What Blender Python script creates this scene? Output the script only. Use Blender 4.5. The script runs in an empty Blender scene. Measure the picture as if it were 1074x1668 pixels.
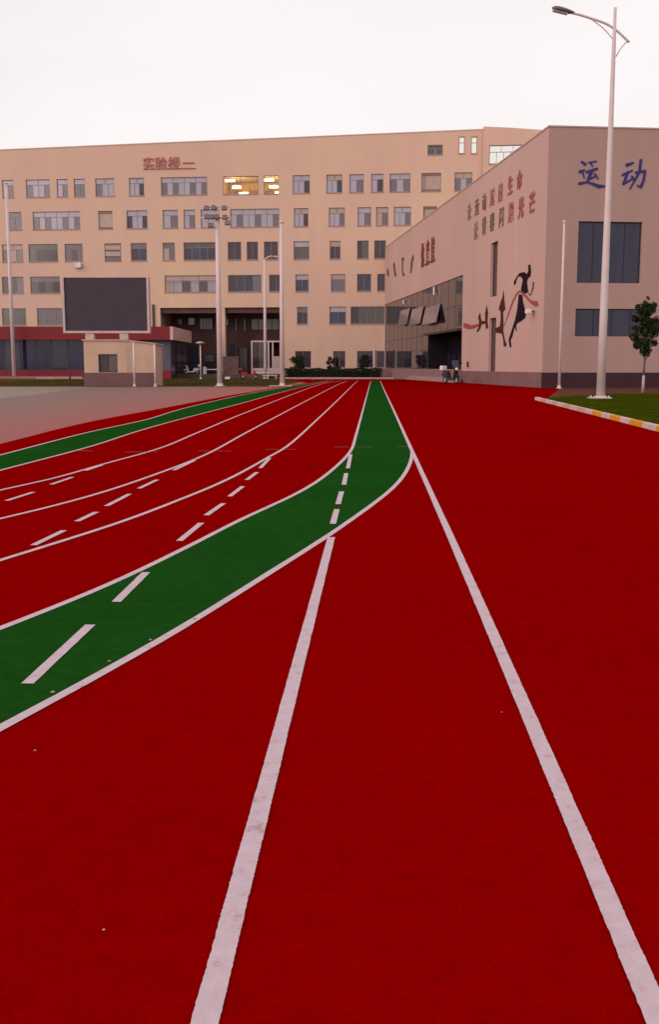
import bpy, bmesh, math, random
from mathutils import Vector, Matrix, noise
random.seed(7)
sc = bpy.context.scene
C = sc.collection
PI = math.pi

# ---------------------------------------------------------------- camera, sky, sun, exposure
F, CX, CY, HC, VH = 1650.0, 537.0, 834.0, 1.53, 597.0
PITCH = math.atan((CY - VH) / F)
cam_d = bpy.data.cameras.new('camera')
cam_d.sensor_fit = 'VERTICAL'; cam_d.sensor_height = 36.0
cam_d.lens = F / 1668.0 * 36.0
cam_d.clip_start = 0.05; cam_d.clip_end = 6000
cam = bpy.data.objects.new('camera', cam_d); C.objects.link(cam)
cam.location = (0, 0, HC); cam.rotation_euler = (PI / 2 - PITCH, 0, 0)
sc.camera = cam

SUN_AZ, SUN_EL = math.radians(228), math.radians(17)       # behind the camera and to its left, low dusk light
world = bpy.data.worlds.new('World'); sc.world = world; world.use_nodes = True
nt = world.node_tree; nt.nodes.clear()
sky = nt.nodes.new('ShaderNodeTexSky'); sky.sky_type = 'NISHITA'; sky.sun_disc = False
sky.sun_elevation = SUN_EL; sky.sun_rotation = SUN_AZ
sky.air_density = 1.0; sky.dust_density = 4.0; sky.ozone_density = 1.0
veil = nt.nodes.new('ShaderNodeMixRGB'); veil.inputs['Fac'].default_value = 0.86   # thin bright overcast
veil.inputs['Color2'].default_value = (12.15, 11.3, 11.25, 1)
bg = nt.nodes.new('ShaderNodeBackground'); bg.inputs['Strength'].default_value = 0.09
out = nt.nodes.new('ShaderNodeOutputWorld')
wtc = nt.nodes.new('ShaderNodeTexCoord'); wmp = nt.nodes.new('ShaderNodeMapping'); wmp.inputs['Scale'].default_value = (1, 1, 3)
wno = nt.nodes.new('ShaderNodeTexNoise'); wno.inputs['Scale'].default_value = 2.2; wno.inputs['Detail'].default_value = 5
wcr = nt.nodes.new('ShaderNodeMapRange'); wcr.inputs['From Min'].default_value = 0.3; wcr.inputs['From Max'].default_value = 0.7
wcr.inputs['To Min'].default_value = 0.80; wcr.inputs['To Max'].default_value = 0.92          # the overcast is thinner in places
nt.links.new(wtc.outputs['Generated'], wmp.inputs['Vector']); nt.links.new(wmp.outputs['Vector'], wno.inputs['Vector'])
nt.links.new(wno.outputs['Fac'], wcr.inputs['Value']); nt.links.new(wcr.outputs['Result'], veil.inputs['Fac'])
nt.links.new(sky.outputs['Color'], veil.inputs['Color1'])
nt.links.new(veil.outputs['Color'], bg.inputs['Color'])
nt.links.new(bg.outputs['Background'], out.inputs['Surface'])

sun_d = bpy.data.lights.new('sun', 'SUN'); sun_d.energy = 1.4; sun_d.angle = math.radians(50)
sun_d.color = (1.0, 0.84, 0.72)
sun = bpy.data.objects.new('sun', sun_d); C.objects.link(sun)
sd = Vector((math.sin(SUN_AZ) * math.cos(SUN_EL), math.cos(SUN_AZ) * math.cos(SUN_EL), math.sin(SUN_EL)))
sun.rotation_euler = sd.to_track_quat('Z', 'Y').to_euler()
sun.location = (-40, -40, 60)

sc.view_settings.view_transform = 'Standard'; sc.view_settings.look = 'None'
sc.view_settings.exposure = 0.0; sc.view_settings.gamma = 1.0
sc.view_settings.use_curve_mapping = False

# ---------------------------------------------------------------- survey: a sight line from the camera to a real plane
_c, _s = math.cos(PITCH), math.sin(PITCH)
def ray(u, v):
    x = (u - CX) / F; y = -(v - CY) / F
    return Vector((x, _c + y * _s, -_s + y * _c))
def G(u, v, z=0.0):
    d = ray(u, v); k = (z - HC) / d.z
    return Vector((d.x * k, d.y * k, z))
def V(u, v, D):
    d = ray(u, v); k = D / d.y
    return Vector((d.x * k, D, HC + d.z * k))
class Frame:
    """A building's own axes: x along its front, y inwards, z up."""
    def __init__(s, o, ang):
        s.o = Vector((o[0], o[1], 0)); s.ang = ang
        s.x = Vector((math.cos(ang), math.sin(ang), 0)); s.y = Vector((-math.sin(ang), math.cos(ang), 0))
    def world(s, x, y, z): return s.o + s.x * x + s.y * y + Vector((0, 0, z))
    def front(s, u, v, d=0.0):                 # point on the plane y = d  -> (x, z)
        r = ray(u, v); p = s.o + s.y * d
        k = s.y.dot(p) / s.y.dot(r) if True else 0
        q = r * k - s.o; return (s.x.dot(q), HC + r.z * k)
    def side(s, u, v, d=0.0):                  # point on the plane x = d -> (y, z)
        r = ray(u, v); p = s.o + s.x * d
        k = s.x.dot(p) / s.x.dot(r)
        q = r * k - s.o; return (s.y.dot(q), HC + r.z * k)

# ---------------------------------------------------------------- materials
MATS = {}
def mat(name, col, rough=0.8, spec=0.3, var=0.12, scale=1.5, bump=0.0, bscale=60.0, metal=0.0, stretch=None, tint=None, coat=0.0, streak=0.0):
    if name in MATS: return MATS[name]
    m = bpy.data.materials.new(name); m.use_nodes = True
    n = m.node_tree.nodes; l = m.node_tree.links
    b = n['Principled BSDF']
    b.inputs['Roughness'].default_value = rough
    b.inputs['Specular IOR Level'].default_value = spec
    b.inputs['Metallic'].default_value = metal
    b.inputs['Coat Weight'].default_value = coat
    tc = n.new('ShaderNodeTexCoord'); mp = n.new('ShaderNodeMapping')
    if stretch: mp.inputs['Scale'].default_value = stretch
    l.new(tc.outputs['Object'], mp.inputs['Vector'])
    no = n.new('ShaderNodeTexNoise'); no.inputs['Scale'].default_value = scale
    no.inputs['Detail'].default_value = 6; no.inputs['Roughness'].default_value = 0.6
    l.new(mp.outputs['Vector'], no.inputs['Vector'])
    cr = n.new('ShaderNodeValToRGB')
    t = tint or (1, 1, 1)
    lo = [max(0, c * (1 - var)) for c in col]; hi = [min(1, c * (1 + var) * k) for c, k in zip(col, t)]
    cr.color_ramp.elements[0].position = 0.3; cr.color_ramp.elements[1].position = 0.7
    cr.color_ramp.elements[0].color = (*lo, 1); cr.color_ramp.elements[1].color = (*hi, 1)
    l.new(no.outputs['Fac'], cr.inputs['Fac'])
    if streak:                                  # dried rain runs on render
        m2 = n.new('ShaderNodeMapping'); m2.inputs['Scale'].default_value = (0.9, 0.9, 0.09); l.new(tc.outputs['Object'], m2.inputs['Vector'])
        n3 = n.new('ShaderNodeTexNoise'); n3.inputs['Scale'].default_value = 1.0; n3.inputs['Detail'].default_value = 7; n3.inputs['Roughness'].default_value = 0.7
        l.new(m2.outputs['Vector'], n3.inputs['Vector'])
        mr = n.new('ShaderNodeMapRange'); mr.inputs['From Min'].default_value = 0.38; mr.inputs['From Max'].default_value = 0.62
        mr.inputs['To Min'].default_value = 1 - streak; mr.inputs['To Max'].default_value = 1 + streak * 0.4; l.new(n3.outputs['Fac'], mr.inputs['Value'])
        mu_ = n.new('ShaderNodeMixRGB'); mu_.blend_type = 'MULTIPLY'; mu_.inputs['Fac'].default_value = 1
        l.new(cr.outputs['Color'], mu_.inputs['Color1']); l.new(mr.outputs['Result'], mu_.inputs['Color2']); l.new(mu_.outputs['Color'], b.inputs['Base Color'])
    else: l.new(cr.outputs['Color'], b.inputs['Base Color'])
    if bump:
        n2 = n.new('ShaderNodeTexNoise'); n2.inputs['Scale'].default_value = bscale; n2.inputs['Detail'].default_value = 4
        l.new(tc.outputs['Object'], n2.inputs['Vector'])
        bp = n.new('ShaderNodeBump'); bp.inputs['Strength'].default_value = bump; bp.inputs['Distance'].default_value = 0.01
        l.new(n2.outputs['Fac'], bp.inputs['Height']); l.new(bp.outputs['Normal'], b.inputs['Normal'])
    MATS[name] = m
    return m
def emit(name, col, strength):
    m = bpy.data.materials.new(name); m.use_nodes = True
    b = m.node_tree.nodes['Principled BSDF']
    b.inputs['Emission Color'].default_value = (*col, 1); b.inputs['Emission Strength'].default_value = strength
    b.inputs['Base Color'].default_value = (*col, 1)
    return m
def clear_glass():
    m = bpy.data.materials.new('clear_glass'); m.use_nodes = True
    n = m.node_tree.nodes; l = m.node_tree.links; n.clear()
    o = n.new('ShaderNodeOutputMaterial'); t = n.new('ShaderNodeBsdfTransparent'); g = n.new('ShaderNodeBsdfGlossy')
    t.inputs['Color'].default_value = (0.94, 0.93, 0.9, 1); g.inputs['Roughness'].default_value = 0.05
    f = n.new('ShaderNodeFresnel'); f.inputs['IOR'].default_value = 1.45; mx = n.new('ShaderNodeMixShader')
    l.new(f.outputs[0], mx.inputs[0]); l.new(t.outputs[0], mx.inputs[1]); l.new(g.outputs[0], mx.inputs[2]); l.new(mx.outputs[0], o.inputs[0])
    return m
def rubber(name, col, hi, speck):
    """Granular sports surface: fine crumb relief, faint lay-down bands and scuffs."""
    m = bpy.data.materials.new(name); m.use_nodes = True
    n = m.node_tree.nodes; l = m.node_tree.links; b = n['Principled BSDF']
    b.inputs['Roughness'].default_value = 0.95; b.inputs['Specular IOR Level'].default_value = 0.0
    tc = n.new('ShaderNodeTexCoord')
    big = n.new('ShaderNodeTexNoise'); big.inputs['Scale'].default_value = 0.35; big.inputs['Detail'].default_value = 5
    mid = n.new('ShaderNodeTexNoise'); mid.inputs['Scale'].default_value = 9; mid.inputs['Detail'].default_value = 6
    fine = n.new('ShaderNodeTexVoronoi'); fine.inputs['Scale'].default_value = 260
    for q in (big, mid, fine): l.new(tc.outputs['Object'], q.inputs['Vector'])
    ad = n.new('ShaderNodeMath'); ad.operation = 'MULTIPLY_ADD'; ad.inputs[1].default_value = 0.5
    l.new(mid.outputs['Fac'], ad.inputs[0])
    hf = n.new('ShaderNodeMath'); hf.operation = 'MULTIPLY'; hf.inputs[1].default_value = 0.5
    l.new(big.outputs['Fac'], hf.inputs[0]); l.new(hf.outputs[0], ad.inputs[2])
    cr = n.new('ShaderNodeValToRGB'); cr.color_ramp.elements[0].position = 0.36; cr.color_ramp.elements[1].position = 0.64
    cr.color_ramp.elements[0].color = (*col, 1); cr.color_ramp.elements[1].color = (*hi, 1)
    l.new(ad.outputs[0], cr.inputs['Fac'])
    wn = n.new('ShaderNodeTexVoronoi'); wn.inputs['Scale'].default_value = 130; l.new(tc.outputs['Object'], wn.inputs['Vector'])
    sp = n.new('ShaderNodeMath'); sp.operation = 'MULTIPLY_ADD'; sp.inputs[1].default_value = speck; sp.inputs[2].default_value = 1 - speck * 0.5
    sep = n.new('ShaderNodeSeparateColor'); l.new(wn.outputs['Color'], sep.inputs[0]); l.new(sep.outputs[0], sp.inputs[0])
    mul = n.new('ShaderNodeMixRGB'); mul.blend_type = 'MULTIPLY'; mul.inputs['Fac'].default_value = 1
    l.new(cr.outputs['Color'], mul.inputs['Color1']); l.new(sp.outputs[0], mul.inputs['Color2'])
    l.new(mul.outputs['Color'], b.inputs['Base Color'])
    bp = n.new('ShaderNodeBump'); bp.inputs['Strength'].default_value = 0.35; bp.inputs['Distance'].default_value = 0.003
    l.new(fine.outputs['Distance'], bp.inputs['Height']); l.new(bp.outputs['Normal'], b.inputs['Normal'])
    return m
def line_paint(name):
    m = bpy.data.materials.new(name); m.use_nodes = True
    n = m.node_tree.nodes; l = m.node_tree.links; b = n['Principled BSDF']
    b.inputs['Roughness'].default_value = 0.85; b.inputs['Specular IOR Level'].default_value = 0.1
    tc = n.new('ShaderNodeTexCoord')
    a = n.new('ShaderNodeTexNoise'); a.inputs['Scale'].default_value = 14; a.inputs['Detail'].default_value = 8; a.inputs['Roughness'].default_value = 0.75
    g = n.new('ShaderNodeTexVoronoi'); g.inputs['Scale'].default_value = 210
    l.new(tc.outputs['Object'], a.inputs['Vector']); l.new(tc.outputs['Object'], g.inputs['Vector'])
    cr = n.new('ShaderNodeValToRGB'); e = cr.color_ramp.elements
    e[0].position = 0.29; e[0].color = (0.36, 0.19, 0.21, 1); e[1].position = 0.43; e[1].color = (0.50, 0.375, 0.42, 1)
    k = e.new(0.75); k.color = (0.58, 0.45, 0.50, 1)
    l.new(a.outputs['Fac'], cr.inputs['Fac']); l.new(cr.outputs['Color'], b.inputs['Base Color'])
    bp = n.new('ShaderNodeBump'); bp.inputs['Strength'].default_value = 0.4; bp.inputs['Distance'].default_value = 0.003
    l.new(g.outputs['Distance'], bp.inputs['Height']); l.new(bp.outputs['Normal'], b.inputs['Normal'])
    return m

RED = rubber('red_rubber', (0.192, 0.0, 0.0), (0.236, 0.0, 0.0), 0.22)
GREEN = rubber('green_rubber', (0.0078, 0.048, 0.0060), (0.0115, 0.065, 0.0085), 0.22)
WHITE_LINE = line_paint('line_paint')
WALL = mat('beige_render', (0.615, 0.395, 0.332), 0.9, 0.15, 0.045, 0.09, 0.25, 30, stretch=(1, 1, 0.6), tint=(1.0, 1.05, 0.91), streak=0.025)
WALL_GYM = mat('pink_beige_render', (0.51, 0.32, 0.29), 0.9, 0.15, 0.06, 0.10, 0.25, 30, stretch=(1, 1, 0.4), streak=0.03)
WALL_BOOTH = mat('booth_render', (0.52, 0.345, 0.26), 0.9, 0.15, 0.08, 0.6, 0.2, 30)
DADO = mat('brown_dado_stone', (0.046, 0.018, 0.026), 0.75, 0.25, 0.12, 0.6, 0.2, 20)
STONE = mat('pinkish_stone', (0.24, 0.13, 0.135), 0.8, 0.2, 0.12, 1.2, 0.3, 12)
FRAME = mat('window_frame_grey', (0.24, 0.20, 0.22), 0.5, 0.4, 0.05)
DARKF = mat('dark_frame', (0.035, 0.026, 0.03), 0.5, 0.4, 0.05)
SILL = mat('sill_stone', (0.36, 0.22, 0.19), 0.8, 0.2, 0.08)
PANE = {
    'L': mat('pane_pale_blind', (0.37, 0.32, 0.40), 0.12, 0.5, 0.10, 0.8, stretch=(6, 1, 0.3)),
    'M': mat('pane_half_blind', (0.155, 0.122, 0.142), 0.12, 0.5, 0.15, 0.8, stretch=(6, 1, 0.3)),
    'D': mat('pane_dark', (0.055, 0.032, 0.045), 0.10, 0.5, 0.2, 0.6),
    'B': mat('pane_blue_dark', (0.045, 0.042, 0.075), 0.10, 0.5, 0.2, 0.6),
    'G': mat('pane_green_dark', (0.10, 0.078, 0.074), 0.10, 0.5, 0.25, 1.2, stretch=(4, 1, 0.4)),
    'W': mat('pane_warm_blind', (0.40, 0.285, 0.255), 0.25, 0.4, 0.08, 1.0),
    'T': clear_glass()}
PANE['C'] = mat('curtain_glass', (0.014, 0.011, 0.026), 0.03, 0.6, 0.2, 0.3)
PANE['N'] = mat('navy_glass', (0.018, 0.014, 0.045), 0.08, 0.5, 0.35, 0.5, stretch=(3, 1, 0.25))
WHITE = mat('white_painted_steel', (0.60, 0.47, 0.475), 0.45, 0.4, 0.05, 2.0)
GREYHEAD = mat('lamp_head_grey', (0.13, 0.10, 0.11), 0.45, 0.4, 0.05)
REDP = mat('red_fascia_panel', (0.19, 0.008, 0.016), 0.6, 0.35, 0.12, 0.7)
BLACK = mat('black_plastic', (0.02, 0.018, 0.022), 0.45, 0.4, 0.1)
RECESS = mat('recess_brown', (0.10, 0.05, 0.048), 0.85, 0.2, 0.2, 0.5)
RUBBERT = mat('tyre_rubber', (0.018, 0.017, 0.018), 0.85, 0.2, 0.1)
STEEL = mat('galvanised_steel', (0.45, 0.42, 0.43), 0.4, 0.5, 0.08, 3, metal=0.7)
WHITEP = mat('white_plastic', (0.78, 0.70, 0.72), 0.4, 0.4, 0.04)
REDPAINT = mat('red_paint', (0.35, 0.02, 0.03), 0.35, 0.5, 0.06)
ROOF = mat('roof_felt', (0.16, 0.14, 0.13), 0.9, 0.2, 0.15, 0.4)
LEAF = mat('leaf_green', (0.024, 0.034, 0.012), 0.8, 0.08, 0.45, 3.0)
LEAFD = mat('hedge_leaf', (0.030, 0.034, 0.018), 0.75, 0.15, 0.45, 3.0)
BARK = mat('bark', (0.16, 0.11, 0.09), 0.9, 0.1, 0.25, 6, 0.5, 30)
LIME = mat('limewashed_bark', (0.42, 0.33, 0.31), 0.9, 0.1, 0.15, 6, 0.4, 30)
SOIL = mat('soil', (0.105, 0.034, 0.022), 0.95, 0.05, 0.3, 0.9, 0.5, 20)
LAWN = mat('lawn_turf', (0.038, 0.046, 0.002), 1.0, 0.0, 0.35, 0.8, 0.6, 40)
ROUGHG = mat('rough_grass_ground', (0.070, 0.046, 0.018), 1.0, 0.0, 0.3, 0.3, 0.6, 15)

# ---------------------------------------------------------------- mesh builder
class MB:
    def __init__(s, M=None): s.v = []; s.f = []; s.M = M; s.smooth = False
    def p(s, q):
        s.v.append(tuple(s.M(*q)) if s.M else tuple(q)); return len(s.v) - 1
    def face(s, pts): s.f.append([s.p(q) for q in pts])
    def box(s, x0, x1, y0, y1, z0, z1):
        i = [s.p(q) for q in ((x0, y0, z0), (x1, y0, z0), (x1, y1, z0), (x0, y1, z0), (x0, y0, z1), (x1, y0, z1), (x1, y1, z1), (x0, y1, z1))]
        for a in ((0, 3, 2, 1), (4, 5, 6, 7), (0, 1, 5, 4), (1, 2, 6, 5), (2, 3, 7, 6), (3, 0, 4, 7)): s.f.append([i[k] for k in a])
    def prism(s, poly, d0, d1, axis='z'):
        n = len(poly)
        def q(a, b, d): return (a, b, d) if axis == 'z' else ((a, d, b) if axis == 'y' else (d, a, b))
        lo = [s.p(q(a, b, d0)) for a, b in poly]; hi = [s.p(q(a, b, d1)) for a, b in poly]
        s.f.append(lo[::-1]); s.f.append(hi)
        for k in range(n): s.f.append([lo[k], lo[(k + 1) % n], hi[(k + 1) % n], hi[k]])
    def tube(s, pts, radii, n=10, cap=True):
        pts = [Vector(q) for q in pts]; rings = []
        if not isinstance(radii, (list, tuple)): radii = [radii] * len(pts)
        up0 = None
        for k, q in enumerate(pts):
            t = (pts[min(k + 1, len(pts) - 1)] - pts[max(k - 1, 0)]).normalized()
            if up0 is None: up0 = Vector((0, 1, 0)) if abs(t.y) < 0.9 else Vector((1, 0, 0))
            a = t.cross(up0).normalized(); b = a.cross(t).normalized(); up0 = b
            rings.append([s.p(q + (a * math.cos(2 * PI * j / n) + b * math.sin(2 * PI * j / n)) * radii[k]) for j in range(n)])
        for r0, r1 in zip(rings, rings[1:]):
            for j in range(n): s.f.append([r0[j], r0[(j + 1) % n], r1[(j + 1) % n], r1[j]])
        if cap: s.f.append(rings[0][::-1]); s.f.append(rings[-1])
    def lathe(s, prof, c=(0, 0, 0), n=16):
        rings = [[s.p((c[0] + r * math.cos(2 * PI * j / n), c[1] + r * math.sin(2 * PI * j / n), c[2] + z)) for j in range(n)] for r, z in prof]
        for r0, r1 in zip(rings, rings[1:]):
            for j in range(n): s.f.append([r0[j], r0[(j + 1) % n], r1[(j + 1) % n], r1[j]])
        s.f.append(rings[0][::-1]); s.f.append(rings[-1])
    def torus(s, c, R, r, axis='y', n=20, m=8):
        g = []
        for i in range(n):
            a = 2 * PI * i / n; row = []
            for j in range(m):
                b = 2 * PI * j / m; q = R + r * math.cos(b)
                pt = (q * math.cos(a), r * math.sin(b), q * math.sin(a)) if axis == 'y' else (q * math.cos(a), q * math.sin(a), r * math.sin(b))
                row.append(s.p((c[0] + pt[0], c[1] + pt[1], c[2] + pt[2])))
            g.append(row)
        for i in range(n):
            for j in range(m): s.f.append([g[i][j], g[(i + 1) % n][j], g[(i + 1) % n][(j + 1) % m], g[i][(j + 1) % m]])
    def build(s, name, m, parent=None, smooth=False, normals=True, bevel=0.0):
        me = bpy.data.meshes.new(name); me.from_pydata(s.v, [], s.f)
        if normals:
            bm = bmesh.new(); bm.from_mesh(me); bmesh.ops.recalc_face_normals(bm, faces=bm.faces)
            if bevel: bmesh.ops.bevel(bm, geom=bm.edges[:], offset=bevel, segments=2, affect='EDGES', clamp_overlap=True)
            bm.to_mesh(me); bm.free()
        if smooth:
            for p in me.polygons: p.use_smooth = True
        me.materials.append(m)
        o = bpy.data.objects.new(name, me); C.objects.link(o)
        if parent: o.parent = parent
        return o
def tag(o, label=None, cat=None, group=None, kind=None):
    for k, x in (('label', label), ('category', cat), ('group', group), ('kind', kind)):
        if x: o[k] = x
    return o
def thing(name, label, cat, loc=(0, 0, 0), rz=0.0, group=None):
    o = bpy.data.objects.new(name, None); C.objects.link(o)
    o.empty_display_size = 0.2
    o.location = loc; o.rotation_euler = (0, 0, rz)
    return tag(o, label, cat, group)
def copy_tree(o, parent=None):
    c = o.copy(); C.objects.link(c)
    if parent: c.parent = parent
    for ch in list(o.children): copy_tree(ch, c)
    return c
def sheet(name, pts, z, m, parent=None, kind='structure'):
    me = bpy.data.meshes.new(name); me.from_pydata([(x, y, z) for x, y in pts], [], [list(range(len(pts)))])
    me.materials.append(m); o = bpy.data.objects.new(name, me); C.objects.link(o)
    if parent: o.parent = parent
    elif kind: o['kind'] = kind
    if me.polygons[0].normal.z < 0: me.flip_normals()
    return o

# ---------------------------------------------------------------- ground, track, lanes
sheet('ground', [(-2500, -800), (2500, -800), (2500, 4000), (-2500, 4000)], 0.0, mat('ground_paving', (0.20, 0.15, 0.13), 0.9, 0.15, 0.12, 0.15, 0.2, 8))
def xy(*pts): return [tuple(G(u, v)[:2]) for u, v in pts]
def spline(p, step=0.25):
    """Catmull-Rom through ground points, resampled."""
    p = [Vector((a, b)) for a, b in p]
    q = [p[0] * 2 - p[1]] + p + [p[-1] * 2 - p[-2]]; out_ = []
    for i in range(1, len(q) - 2):
        a, b, c, d = q[i - 1], q[i], q[i + 1], q[i + 2]
        ta = 0; tb = ta + max((b - a).length, 1e-4) ** .5; tc_ = tb + max((c - b).length, 1e-4) ** .5; td = tc_ + max((d - c).length, 1e-4) ** .5
        n = max(2, int((c - b).length / step))
        for k in range(n):
            t = tb + (tc_ - tb) * k / n
            A1 = a * ((tb - t) / (tb - ta)) + b * ((t - ta) / (tb - ta)); A2 = b * ((tc_ - t) / (tc_ - tb)) + c * ((t - tb) / (tc_ - tb)); A3 = c * ((td - t) / (td - tc_)) + d * ((t - tc_) / (td - tc_))
            B1 = A1 * ((tc_ - t) / (tc_ - ta)) + A2 * ((t - ta) / (tc_ - ta)); B2 = A2 * ((td - t) / (td - tb)) + A3 * ((t - tb) / (td - tb))
            out_.append(B1 * ((tc_ - t) / (tc_ - tb)) + B2 * ((t - tb) / (tc_ - tb)))
    out_.append(p[-1]); return [tuple(v) for v in out_]
def smooth_pts(p, times=6):
    p = [Vector(q) for q in p]
    for _ in range(times):
        p = [p[0]] + [(p[i - 1] + p[i] * 2 + p[i + 1]) / 4 for i in range(1, len(p) - 1)] + [p[-1]]
    return [tuple(q) for q in p]
def extend(p, dist):
    a, b = Vector(p[-2]), Vector(p[-1]); d = (b - a).normalized(); return p + [tuple(b + d * dist)]

plaza_edge = xy((9.3, 721), (138, 689), (275.6, 663), (372, 644.7), (458, 630.5), (500, 624))
outer = xy((535, 620.6), (478, 629), (398, 643), (294, 667), (238, 684), (138, 706), (9.3, 739.5))
inner = xy((545, 620.8), (530, 622.5), (470, 636), (398, 656), (238, 698.7), (145, 728.5), (9.3, 764.5))
lineE = xy((556, 620.8), (532, 624), (400, 672.6), (320, 706), (257, 732), (156.4, 760), (93, 778.8), (9.3, 797.4))
lineD = xy((566, 620.8), (556.7, 624), (400, 706), (346, 736), (313, 751), (260.7, 771), (167.6, 803), (89.4, 825), (9.3, 844))
lineC = xy((583, 620.8), (579, 624), (520, 681), (461.7, 732), (439, 744.5), (398.4, 768), (350, 791.8), (290.5, 816), (186, 856), (74.5, 891), (9.3, 911.5))
lineBs = xy((604.3, 620.8), (603.3, 624.2), (589.2, 677), (575.6, 727))
curve1 = xy((574, 731), (569.7, 738.2), (558.5, 751), (532.5, 774), (506.4, 792.5), (476.6, 808.8), (435.7, 828), (387, 849.5), (350, 870), (300, 895), (237, 927), (140, 971.5), (9.8, 1022))
lineA = xy((619.7, 620.8), (621, 624), (645, 676), (671.5, 735), (774, 966), (1062, 1640), (1300, 2210))
curve2 = xy((671.5, 735), (671.3, 745), (668, 757), (661, 771), (644, 793), (610.7, 820.5), (569.7, 850), (528.8, 878.5), (480, 909.5), (417, 949), (300, 1023.5), (167.6, 1099), (69.8, 1151.5), (9.8, 1184))
lineB2 = xy((540, 877), (443, 1250), (342, 1640), (230, 2075))
far_l = lambda p: smooth_pts(spline(extend(p, 14)), 8)

Z1, Z2 = 0.006, 0.008
track_pts = [G(9.3, 721)[:2]]
gym_o = G(883, 632); gdir = Vector(ray(366, VH)[:2]).normalized()
GY = Frame(gym_o, math.atan2(-gdir.x, gdir.y))
def gw(x, y): return tuple(GY.world(x, y, 0)[:2])
pe = spline(list(reversed(plaza_edge)), 1.0)
pl = Vector(pe[-1]) - Vector(pe[-4]); pl.normalize()
track_poly = [tuple(G(455, 617.6)[:2]), tuple(G(640, 617.6)[:2]), gw(0.2, 50), gw(0.2, 0.2), gw(1.2, 0.2), (13.5, 56), (10.6, 46.6), (8.6, 18), (9, -8), (-9, -8), (-22, 2), tuple(Vector(pe[-1]) + pl * 14)] + list(reversed(pe))
track = sheet('running_track', track_poly, Z1, RED)
# plaza and planted verge on the far side
sheet('plaza', list(pe) + [tuple(Vector(pe[-1]) + pl * 16), (-90, 6), (-90, 79.2), tuple(G(455, 630)[:2])], 0.002,
      mat('plaza_concrete', (0.178, 0.118, 0.092), 0.5, 0.35, 0.12, 0.22, 0.15, 10, stretch=(0.5, 2.0, 1)))
# strip along the plaza edge, coloured redder towards the track
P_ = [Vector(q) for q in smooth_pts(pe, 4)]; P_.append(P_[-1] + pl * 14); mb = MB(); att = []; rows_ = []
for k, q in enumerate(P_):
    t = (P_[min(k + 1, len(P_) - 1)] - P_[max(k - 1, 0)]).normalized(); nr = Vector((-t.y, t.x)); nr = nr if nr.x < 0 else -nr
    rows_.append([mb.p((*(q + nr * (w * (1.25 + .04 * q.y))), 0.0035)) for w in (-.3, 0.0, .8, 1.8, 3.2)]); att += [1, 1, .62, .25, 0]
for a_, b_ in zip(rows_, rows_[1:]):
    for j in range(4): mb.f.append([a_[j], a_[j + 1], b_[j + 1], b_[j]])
dm = bpy.data.materials.new('plaza_edge_tint'); dm.use_nodes = True; dn = dm.node_tree.nodes; dl = dm.node_tree.links
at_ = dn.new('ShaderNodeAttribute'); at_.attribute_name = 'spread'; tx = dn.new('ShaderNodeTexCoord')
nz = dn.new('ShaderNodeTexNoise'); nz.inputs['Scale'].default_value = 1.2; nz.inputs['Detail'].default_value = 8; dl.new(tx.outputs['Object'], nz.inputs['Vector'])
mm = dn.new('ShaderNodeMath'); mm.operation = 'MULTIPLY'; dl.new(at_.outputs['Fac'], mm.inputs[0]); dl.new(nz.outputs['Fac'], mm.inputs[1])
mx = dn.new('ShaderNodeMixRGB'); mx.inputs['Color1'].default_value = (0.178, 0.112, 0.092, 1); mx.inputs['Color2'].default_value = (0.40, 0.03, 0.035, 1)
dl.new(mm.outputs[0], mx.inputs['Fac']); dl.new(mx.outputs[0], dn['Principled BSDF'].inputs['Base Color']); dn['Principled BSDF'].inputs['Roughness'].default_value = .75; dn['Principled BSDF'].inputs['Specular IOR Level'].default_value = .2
o = mb.build('reddish_plaza_edge', dm); o['kind'] = 'structure'
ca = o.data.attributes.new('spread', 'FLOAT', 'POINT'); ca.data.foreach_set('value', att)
for p_ in o.data.polygons:
    pass
sheet('grass_verge', [(-90, 79.2), tuple(G(455, 630)[:2]), tuple(G(492, 622)[:2]), (-2, 126), (-2, 138), (-90, 138)], 0.005, ROUGHG)
sheet('soil_strip', [gw(1.6, 0.3), gw(30, 0.3), (42, 40), (9.9, 46.8)], 0.009, SOIL)

def ribbon(name, pts, w, z, m, parent, wob=0.0):
    mb = MB(); P = [Vector(q) for q in pts]; row = []
    for k, q in enumerate(P):
        t = (P[min(k + 1, len(P) - 1)] - P[max(k - 1, 0)]).normalized(); nrm = Vector((-t.y, t.x))
        h0 = w / 2 + wob * (.55 * noise.noise((q.x * 6, q.y * 6, 1.3)) + 0.7 * noise.noise((q.x * 70, q.y * 70, 4.1)))
        h1 = w / 2 + wob * (.55 * noise.noise((q.x * 6, q.y * 6, 7.7)) + 0.7 * noise.noise((q.x * 70, q.y * 70, 9.1)))
        a = q + nrm * h0; b = q - nrm * h1
        row.append((mb.p((a.x, a.y, z)), mb.p((b.x, b.y, z))))
    for r0, r1 in zip(row, row[1:]): mb.f.append([r0[0], r0[1], r1[1], r1[0]])
    return mb.build(name, m, parent)
def dense(p, step=0.011):
    p = [Vector(q) for q in p]; o_ = []
    for a, b in zip(p, p[1:]):
        n = max(1, int((b - a).length / (step if min(a.y, b.y) < 7 else 0.5)))
        o_ += [tuple(a.lerp(b, k / n)) for k in range(n)]
    return o_ + [tuple(p[-1])]
W = 0.058
pB = spline(lineBs, 2.0); c1 = far_l(curve1); c2 = far_l(curve2); pA = spline(lineA, 2.0)
nA = min(range(len(pA)), key=lambda i: abs(pA[i][1] - c2[0][1]))
gl = sheet('green_lane', pB + c1 + list(reversed(c2)) + list(reversed([q for q in pA if q[1] > c2[0][1]])), Z2, GREEN)
o_out, o_in = far_l(outer), far_l(inner)
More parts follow.
